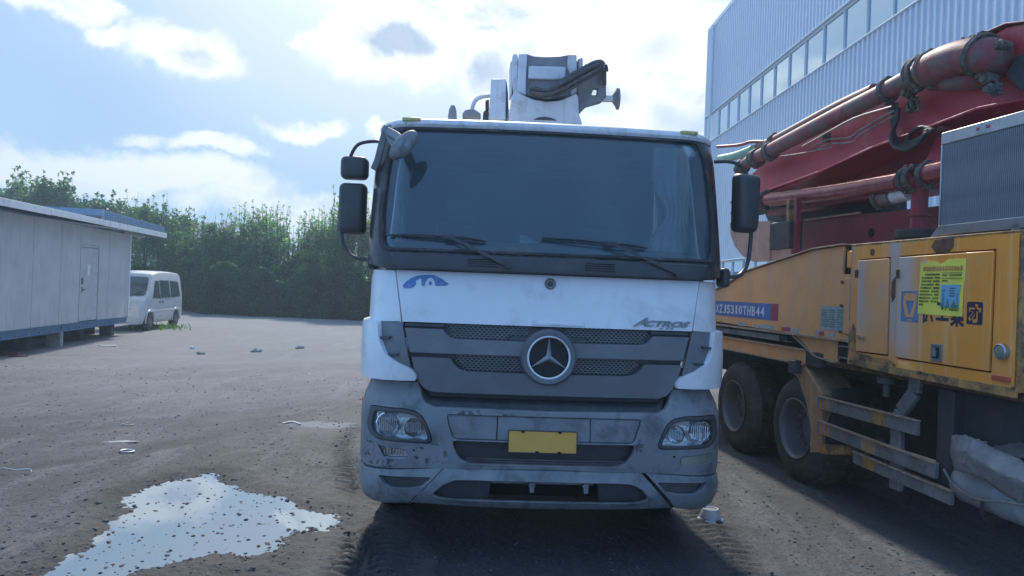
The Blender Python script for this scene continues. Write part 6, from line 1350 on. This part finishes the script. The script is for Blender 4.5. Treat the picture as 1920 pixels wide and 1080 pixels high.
    # beyond the frame: the truck's hopper end
    MB().b2((.10, -2.70, .9), (1.9, -3.3, 1.5)).build('hopper', G['red_dark'], r, bevel=.03)
M('orange_rod', (.65, .36, .26), .3, .4, var=.1)
M('faded_orange', (.44, .24, .13), .6, var=.15, dirt=(.22, .13, .09), da=.6, ds=5, streak=.4, scol=(.55, .4, .3))
M('guard_blue', (.14, .18, .34), .6, var=.2)
M('tank_grey', (.30, .32, .34), .5, .1, var=.15, dirt=(.14, .13, .12), da=.5)
M('tarp_dark', (.08, .085, .085), .8, var=.3, dirt=(.16, .16, .15), da=.5, ds=5)
build_orange_truck()

# ================================================================== litter on the yard
def gz(x, y): return float(ground_h(np.array([x]), np.array([y]))[0])
def build_litter():
    x, y = 1.66, 6.0; z = gz(x, y)+.012
    r = thing('plastic_tub', 'upturned clear plastic food tub by the right end of the white bumper', 'tub', (x, y, z), 0)
    MB().lathe([(.094, .004), (.098, .0), (.098, .012), (.088, .016), (.066, .082), (.060, .088), (.050, .088), (.048, .083), (.0, .083)], (0, 0, 0), (0, 0, 1), 40).build('tub', G['tub_plastic'], r)
    MB().lathe([(.097+.004*math.cos(a), .006+.005*math.sin(a)) for a in np.linspace(0, 2*PI, 8, endpoint=False)], (0, 0, 0), (0, 0, 1), 40, True).build('rim', G['clear_plastic'], r)
    MB().lathe([(.060+.003*math.cos(a), .087+.004*math.sin(a)) for a in np.linspace(0, 2*PI, 8, endpoint=False)], (0, 0, 0), (0, 0, 1), 40, True).build('base_ring', G['clear_plastic'], r)
    for (x, y), rad, lb in (((-3.83, 7.56), .062, 'bright metal ring lying on the dirt above the puddle'), ((-4.51, 8.89), .060, 'thin dark ring further back on the dirt')):
        t = .008 if rad > .061 else .005
        b = MB(); b.lathe([(rad+t*math.cos(a), t*math.sin(a)*1.2) for a in np.linspace(0, 2*PI, 8, endpoint=False)], (x, y, gz(x, y)+.016), (.06, .05, 1), 36, True); b.build('metal_ring', G['alu' if rad > .061 else 'dull_steel'], None, label=lb, cat='ring', smooth=60)
    def scrap(nm, lb, cat, c, pts, th, mat, bevel=.003):
        b = MB(); z = gz(*c)+.018; b.prism(pts, lambda u, v, d: Vector((c[0]+u, c[1]+v, z-.012+d+.008*math.sin(u*9))), 0, th); b.build(nm, G[mat], None, bevel=bevel, label=lb, cat=cat)
    scrap('torn_sheet', 'flat torn pale sheet pressed into the dirt behind the metal ring', 'scrap', (-4.1, 7.95), [(-.20, -.02), (-.1, -.05), (.16, -.04), (.20, .02), (.1, .03), (.02, .07), (-.1, .04)], .004, 'tarp')
    b = MB(); x, y = -4.30, 6.56; z = gz(x, y)+.02; b.tube([(x-.17, y-.05, z), (x-.13, y+.03, z+.02), (x-.02, y+.02, z+.012), (x+.10, y+.03, z+.02), (x+.15, y-.01, z+.004)], [.003, .007, .005, .007, .003], 7, 4); b.build('plastic_strip', G['sheet_paper'], None, label='twisted white plastic strip at the left photo edge', cat='litter')
    b = MB(); x, y = -2.68, 9.26; z = gz(x, y)+.02; b.tube([(x-.10, y, z), (x, y+.06, z+.015), (x+.12, y, z)], .012, 7, 5); b.build('bent_wire', G['dull_steel'], None, label='bent dark wire on the dirt beyond the puddle', cat='wire')
    b = MB(); x, y = -11.2, 17.7; b.lathe([(.0, 0), (.10, 0), (.11, .02), (.11, .5), (.09, .55), (.09, .62), (.0, .62)], (x-.25, y, .10), (1, .15, 0), 20); b.build('metal_cylinder', G['dull_steel'], None, label='grey metal cylinder lying in front of the cabin base', cat='cylinder')
    scrap('red_litter', 'red and white torn packaging below the left end of the cabin', 'litter', (-10.55, 15.77), [(-.2, 0), (-.15, .12), (0, .03), (.22, .04), (.2, -.05), (0, -.06)], .04, 'sign_red'); scrap('red_litter', 'flat dark red rag just in front of the torn packaging', 'litter', (-10.0, 15.2), [(-.2, 0), (0, .07), (.2, .02), (.1, -.05)], .02, 'red_dark')
    scrap('white_scrap', 'white flattened scrap between the cabin and the wheel ruts', 'litter', (-9.9, 18.4), [(-.25, 0), (-.1, .06), (.2, .04), (.25, -.03), (-.1, -.05)], .02, 'paper')
    scrap('white_scrap', 'small white crumb right of the flattened scrap', 'litter', (-7.9, 18.6), [(-.07, 0), (0, .05), (.07, 0), (0, -.04)], .04, 'paper')
    q = random.Random(77)
    for i, (x, y) in enumerate([(-6.2, 18.3), (-5.4, 19.2), (-7.2, 17.4)]):
        v, f = icoblob(.16-.03*i, i+20, .5); b = MB(); z = gz(x, y); b.add([(x+a*1.3, y+c, z+d+.03) for a, c, d in v], f); b.build('rubble_chunk', G['concrete'], None, smooth=0, bevel=.01, cat='rubble', label=['largest rubble lump on the earth bank', 'rubble lump at the right end of the earth bank', 'smallest rubble lump on the earth bank'][i])
build_litter()
